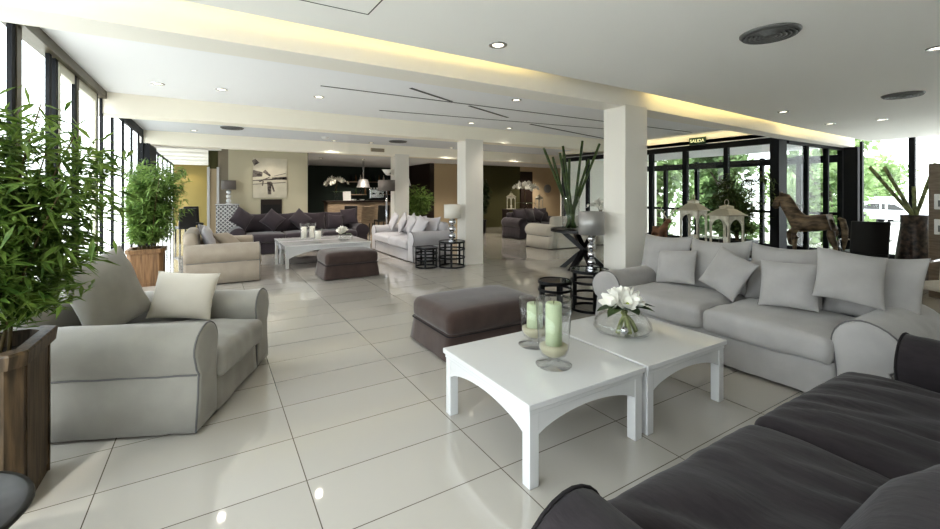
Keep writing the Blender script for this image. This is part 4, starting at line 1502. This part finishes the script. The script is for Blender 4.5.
for x, s in ((4.68, 'small white dish on the bar counter next to the white card'), (5.0, 'small white dish on the bar counter below the hanging lamp')):
    t = tag(obj('dish', lathe(B(), [(0, 0), (.06, 0), (.11, .05), (.10, .05), (0, .012)], 20), M['plastic_white'], None, True, (x, 16.38, 1.22)), s, 'dish', 'white dishes on the bar')
t = thing('coffee_machine', 'chrome espresso machine on the bar counter', 'coffee machine', (5.6, 16.55, 1.22))
obj('machine_body', bx(-.3, .3, -.2, .2, .06, .44, .02), M['chrome'], t)
obj('drip_tray', bx(-.28, .28, -.3, -.2, .04, .1, .006), M['black_metal'], t)
for s in (-1, 1):
    b = B()
    cyl(b, (s * .14, -.24, .27), .035, .06, 16)
    gh = obj('group_head', b, M['black_metal'], t)
    b = B()
    cyl(b, (s * .14, -.33, .25), .014, .14, 10, None, Euler((R(90), 0, 0)))
    obj('handle', b, M['black_metal'], gh)
for k in range(4):
    t2 = tag(obj('cup', lathe(B(), [(0, 0), (.025, 0), (.04, .07), (.036, .07), (0, .01)], 16), M['plastic_white'], None, True, (5.42 + k * .12, 16.55, 1.66)), 'white cup stacked on top of the espresso machine', 'cup', 'cups on the espresso machine')

def pendant(label, loc, top, r=.22):
    t = thing('pendant_lamp', label, 'pendant lamp', loc)
    h = top - loc[2]
    b = B()
    cyl(b, (0, 0, .30 + (h - .30) / 2), .035, h - .30, 14)
    obj('stem', b, M['chrome'], t, True)
    obj('lamp_shade', lathe(B(), [(r, 0), (r * .68, .3), (r * .6, .31), (0, .33), (0, .31), (r * .6, .29), (r - .008, .0)], 32), M['shade_grey'] if r < .2 else M['silver'], t, True)
    return t
pendant('silver bell shaped lamp hanging over the bar counter', (4.9, 15.9, 1.72), 2.72, .25)
pendant('silver bell shaped lamp hanging behind the potted bamboo near the rear pillar', (5.95, 14.4, 1.78), 2.72, .24)
g = 'bar chairs in front of the counter'
side_chair('bar_chair', 'dark bar chair pulled up to the counter near the floor lamp', (5.5, 15.6, 0), R(185), M['leather'], g)
side_chair('bar_chair', 'dark bar chair pulled up to the counter behind the long aubergine sofa', (4.3, 15.6, 0), R(175), M['leather'], g)
side_chair('bar_chair', 'taupe upholstered chair with its back to the room before the bar', (4.75, 15.1, 0), R(180), M['bar_wood'], g)

# ------------------------------------------------------------------ back lounge console
t = thing('console_table', 'dark console behind the back lounge sofa carrying orchids and lanterns', 'console table', (10.0, 12.55, 0))
obj('tabletop', bx(-.9, .9, -.2, .2, .86, .92, .004), M['dark_wood'], t)
for sx in (-1, 1):
    obj('side_panel', bx(sx * .86 - .03, sx * .86 + .03, -.18, .18, 0, .86), M['dark_wood'], t)
orchid('potted_orchid', 'large white orchid on the console of the back lounge', 'orchid', (10.0, 12.5, .92), .98, .46, 36, .12, .2, M['clear'], seed=12)
lt = [o for o in bpy.data.objects if o.name.startswith('lantern') and o.parent is None]
d_ = dup(lt[0], (9.35, 12.5, .92), R(5), 'white arched lantern on the back lounge console, on the plant side of the orchid', (.75, .75, .75))
d_['group'] = 'lanterns on the back lounge console'
d_ = dup(lt[0], (10.68, 12.5, .92), R(-5), 'white arched lantern on the back lounge console, on the wall lamp side of the orchid', (.66, .66, .66))
d_['group'] = 'lanterns on the back lounge console'
t = thing('wall_lamp', 'round grey wall lamp on the beige wall of the back lounge', 'lamp', (13.7, 15.45, 1.72))
b = B()
cyl(b, (0, -.03, 0), .2, .06, 32, None, Euler((R(90), 0, 0)))
obj('disc', b, M['plastic_grey'], t)
b = B()
cyl(b, (0, .02, 0), .05, .06, 16, None, Euler((R(90), 0, 0)))
obj('bracket', b, M['chrome'], t)

# ------------------------------------------------------------------ outside: trees, fence and cars
def tree(label, loc, h, r, m, n, seed, low=.25, cat='tree', ls=.3):
    t = thing('tree', label, cat, loc, 0, 'trees outside the entrance')
    rr = random.Random(seed)
    b = B()
    tube(b, [(0, 0, 0), (.08, .03, h * .3), (-.05, .05, h * .6), (0, 0, h * .9)], [.16, .13, .09, .03], 10)
    for k in range(5):
        a = rr.uniform(0, 6.28)
        tube(b, [(0, .03, h * (.3 + .08 * k)), (r * .5 * math.cos(a), r * .5 * math.sin(a), h * (.5 + .08 * k))], [.06, .02], 6)
    obj('trunk', b, M['bark'], t, True)
    b = B()
    cl = [(rr.uniform(0, 6.28), rr.uniform(.1, .75), rr.uniform(low, .92)) for _ in range(26)]
    for k in range(n):
        a, q, z = cl[k % 26]
        c = Vector((r * q * math.cos(a), r * q * math.sin(a), h * z))
        v = Vector((rr.gauss(0, 1), rr.gauss(0, 1), rr.gauss(0, .8)))
        v = v.normalized() * r * .42 * rr.random() ** .4
        p = c + v
        d = Vector((rr.uniform(-1, 1), rr.uniform(-1, 1), rr.uniform(-.8, .5))).normalized()
        s = d.orthogonal().normalized()
        s = (Matrix.Rotation(rr.uniform(0, 6.28), 3, d) @ s)
        L = ls * rr.uniform(.6, 1.2)
        vs = [b.verts.new(x) for x in (p, p + d * L * .45 + s * L * .28, p + d * L, p + d * L * .45 - s * L * .28)]
        b.faces.new(vs)
    obj('foliage', b, m, t)
    return t
for i, (x, y, h, r, k, lab) in enumerate([
        (16.7, 11.7, 5.0, 1.3, 0, 'leafy tree outside, seen through the entrance panes next to the near pillar'),
        (16.6, 8.8, 4.6, 1.15, 1, 'dense tree outside the entrance behind the deer sculpture'),
        (17.6, 5.9, 4.6, 1.2, 0, 'leafy tree outside the entrance behind the tall lantern'),
        (20.4, 7.6, 4.4, 1.2, 1, 'garden tree outside the entrance behind the dark corner post'),
        (20.6, 12.0, 6.2, 1.8, 0, 'taller tree further away outside the entrance'),
        (24.8, 13.6, 5.6, 1.7, 0, 'pale green tree outside, behind the head of the horse sculpture'),
        (23.1, 8.0, 5.0, 1.5, 0, 'pale green tree outside, behind the back of the horse sculpture'),
        (19.2, 16.4, 5.5, 1.8, 1, 'tree outside at the far end of the entrance glazing')]):
    tree(lab, (x, y, -.5), h, r, M['leaf_out'] if k == 0 else M['leaf_out2'], 2600, 30 + i, .12)
for i, (x, y, h, r, lab) in enumerate([(47.0, 18.6, 4.5, 2.5, 'rounded pale tree beyond the parked cars, closest to the dark window post'),
                                     (50.5, 13.6, 4.8, 2.6, 'rounded pale tree beyond the parked cars, in the middle of the pane'),
                                     (55.0, 8.2, 4.6, 2.6, 'rounded pale tree beyond the white car')]):
    tree(lab, (x, y, -.5), h, r, M['leaf_out'], 2200, 50 + i, .15, 'tree', .5)
tree('sparse tree outside the glazed wall behind the large bamboo', (-5.6, 10.2, -.5), 5.6, 1.5, M['bark'], 500, 61, .3, 'tree', .3)

t = thing('guard_rail', 'white railing running along the car park outside', 'railing', (27.5, 7.0, -.5), R(14))
b = B()
bx(-.05, .05, -4.5, 4.5, 1.55, 1.85, 0, b)
obj('rail', b, M['plastic_white'], t)
for k in range(5):
    obj('post', bx(-.04, .04, -4.4 + 2.2 * k - .04, -4.4 + 2.2 * k + .04, 0, 1.56), M['plastic_white'], t)

def car(label, loc, rz, m):
    t = thing('car', label, 'car', loc, rz, 'cars parked outside')
    body = [(-2.0, .35), (-2.05, .62), (-1.95, .86), (-1.0, .95), (-.35, 1.38), (.9, 1.42), (1.6, 1.2), (1.95, .95), (2.02, .6), (1.98, .35)]
    b = prism(B(), body, 'y', -.82, .82)
    bmesh.ops.bevel(b, geom=list(b.edges), offset=.06, segments=2, affect='EDGES', profile=.6)
    obj('bodywork', b, m, t, True)
    win = [(-.85, .96), (-.3, 1.31), (.35, 1.345), (.35, .96)]
    win2 = [(.43, .96), (.43, 1.345), (.88, 1.345), (1.45, 1.16), (1.5, .98)]
    for s in (-1, 1):
        for w in (win, win2):
            obj('side_window', prism(B(), w, 'y', s * .815, s * .832), M['dark_glass'], t)
    for x in (-1.3, 1.3):
        for s in (-1, 1):
            b = B()
            cyl(b, (x, s * .76, .33), .33, .2, 28, None, Euler((R(90), 0, 0)))
            w = obj('wheel', b, M['rubber'], t, True)
            b = B()
            cyl(b, (x, s * .865, .33), .2, .02, 20, None, Euler((R(90), 0, 0)))
            obj('hub_cap', b, M['plastic_grey'], w)
    for s in (-1, 1):
        obj('tail_lamp', bx(1.9, 2.03, s * .66 - .1, s * .66 + .1, .78, .96, .02), M['red'], t)
    obj('rear_window', prism(B(), [(1.0, 1.42), (1.08, 1.43), (1.68, 1.2), (1.62, 1.18)], 'y', -.6, .6), M['dark_glass'], t)
    return t
car('white car parked outside behind the canes of the dark floor vase', (37.2, 9.0, -.5), R(78), M['car_white'])
car('slate blue car parked outside next to the dark window post', (41.9, 11.3, -.5), R(74), M['car_dark'])

# ------------------------------------------------------------------ let the scatter cushions rest without sinking into the sofas
from mathutils.bvhtree import BVHTree
bpy.context.view_layer.update()
def world_bvh(objs):
    vs, ps = [], []
    for o in objs:
        k = len(vs)
        mw = o.matrix_world
        vs += [mw @ v.co for v in o.data.vertices]
        ps += [[k + i for i in p.vertices] for p in o.data.polygons]
    return BVHTree.FromPolygons(vs, ps)
seats = [o for o in bpy.data.objects if o.parent is None and o.type == 'EMPTY' and o.name.split('.')[0] in ('sofa', 'loveseat', 'armchair')]
trees_ = [(r, world_bvh([c for c in r.children_recursive if c.type == 'MESH'])) for r in seats]
done = []
for c in [o for o in bpy.data.objects if o.name.startswith('scatter_cushion')]:
    r, tr = min(trees_, key=lambda q: (q[0].location.xy - c.location.xy).length)
    f = Matrix.Rotation(r.rotation_euler.z, 3, 'Z') @ Vector((0, -1, 0))
    def free():
        bpy.context.view_layer.update()
        b = world_bvh([c])
        return not b.overlap(tr) and not any(b.overlap(q) for q in done)
    p0 = c.location.copy()
    for k in range(160):
        if free():
            break
        c.location = p0 + f * (.02 * (k // 8)) + Vector((0, 0, .016 * (k % 8)))
    for k2 in range(60):
        c.location.z -= .004
        if not free():
            c.location.z += .004
            break
    
    done.append(world_bvh([c]))

# ------------------------------------------------------------------ light
w = bpy.data.worlds.new('sky')
scene.world = w
w.use_nodes = True
nt = w.node_tree
bg = nt.nodes['Background']
tc = nt.nodes.new('ShaderNodeTexCoord')
sx = nt.nodes.new('ShaderNodeSeparateXYZ')
rp = nt.nodes.new('ShaderNodeValToRGB')
rp.color_ramp.elements[0].position = .45
rp.color_ramp.elements[0].color = (.55, .55, .52, 1)
rp.color_ramp.elements[1].position = .62
rp.color_ramp.elements[1].color = (.88, .94, 1, 1)
mr = nt.nodes.new('ShaderNodeMapRange')
mr.inputs['From Min'].default_value = -1
nt.links.new(tc.outputs['Generated'], sx.inputs['Vector'])
nt.links.new(sx.outputs['Z'], mr.inputs['Value'])
nt.links.new(mr.outputs['Result'], rp.inputs['Fac'])
nt.links.new(rp.outputs['Color'], bg.inputs['Color'])
bg.inputs['Strength'].default_value = 4.6

def lamp(kind, name, loc, energy, col=(1, 1, 1), rot=(0, 0, 0), **kw):
    l = bpy.data.lights.new(name, kind)
    l.energy = energy
    l.color = col
    for k, v in kw.items():
        setattr(l, k, v)
    o = bpy.data.objects.new(name, l)
    COL.objects.link(o)
    o.location = loc
    o.rotation_euler = rot
    return o
lamp('SUN', 'sun', (0, 0, 10), 2.0, (1, .96, .9), (R(38), R(-18), 0), angle=R(3))
# light strips lying in the ceiling cove
YEL = (1, .78, .30)
for x0, x1, y in ((-1.2, 3.0, 3.2), (5.0, 9.0, 3.42), (9.1, 13.0, 3.6)):
    lamp('AREA', 'cove_light', ((x0 + x1) / 2, y, 2.87), 1.5 * (x1 - x0), YEL, (R(97), 0, 0), shape='RECTANGLE', size=x1 - x0, size_y=.03)
lamp('AREA', 'cove_light', (9.7, 6.6, 2.86), 2.5, (1, .85, .45), (R(90), 0, R(-90)), shape='RECTANGLE', size=4, size_y=.03)
for x, y, z, e in [(2.04, 2.91, 2.7, 8), (7.42, 3.04, 2.7, 14), (.45, 4.84, 2.86, 4), (.1, 6.62, 2.86, 6), (1.32, 6.4, 2.86, 8), (3.89, 5.07, 2.86, 20), (5.45, 7.2, 2.86, 40),
                   (-.35, 10.9, 2.84, 40), (2.72, 11.2, 2.84, 90), (6.2, 11.2, 2.84, 80), (2.2, 9.5, 2.84, 60), (3.2, 15.2, 2.68, 110), (4.6, 15.0, 2.68, 110), (8.8, 11.2, 2.84, 90), (12.5, 14.6, 2.6, 90),
                   (7.2, 13.6, 2.68, 90), (1.4, 12.6, 2.68, 12), (5.4, 18.0, 2.68, 90), (10.2, 14.0, 2.68, 60), (-.6, 15.0, 2.6, 60)]:
    lamp('SPOT', 'downlight_and_fill_beam', (x, y, z), e * (1.5 if y > 9 else 1), (1, .92, .8), (0, 0, 0), spot_size=R(130), spot_blend=.8, shadow_soft_size=.05)  # spots without a fitting are added fill, mostly for the back rooms
lamp('SPOT', 'wall_washer', (-.75, 21.2, 2.6), 14, (1, .85, .55), (R(25), 0, 0), spot_size=R(90), spot_blend=.6, shadow_soft_size=.05)

# ------------------------------------------------------------------ camera
cam = bpy.data.cameras.new('camera')
cam.sensor_width = 36
cam.lens = 424 / 940 * 36
cam.shift_y = -(264.5 - 193.3) / 940
cam.clip_start = .02
co = bpy.data.objects.new('camera', cam)
COL.objects.link(co)
co.location = (0, 0, 1.5)
co.rotation_euler = (R(90), 0, R(-31.25))
scene.camera = co
scene.view_settings.view_transform = 'Standard'
scene.view_settings.look = 'Medium High Contrast'
scene.view_settings.exposure = .2
scene.cycles.max_bounces = 10
scene.cycles.transparent_max_bounces = 24
scene.cycles.use_denoising = True
scene.cycles.sample_clamp_indirect = 6
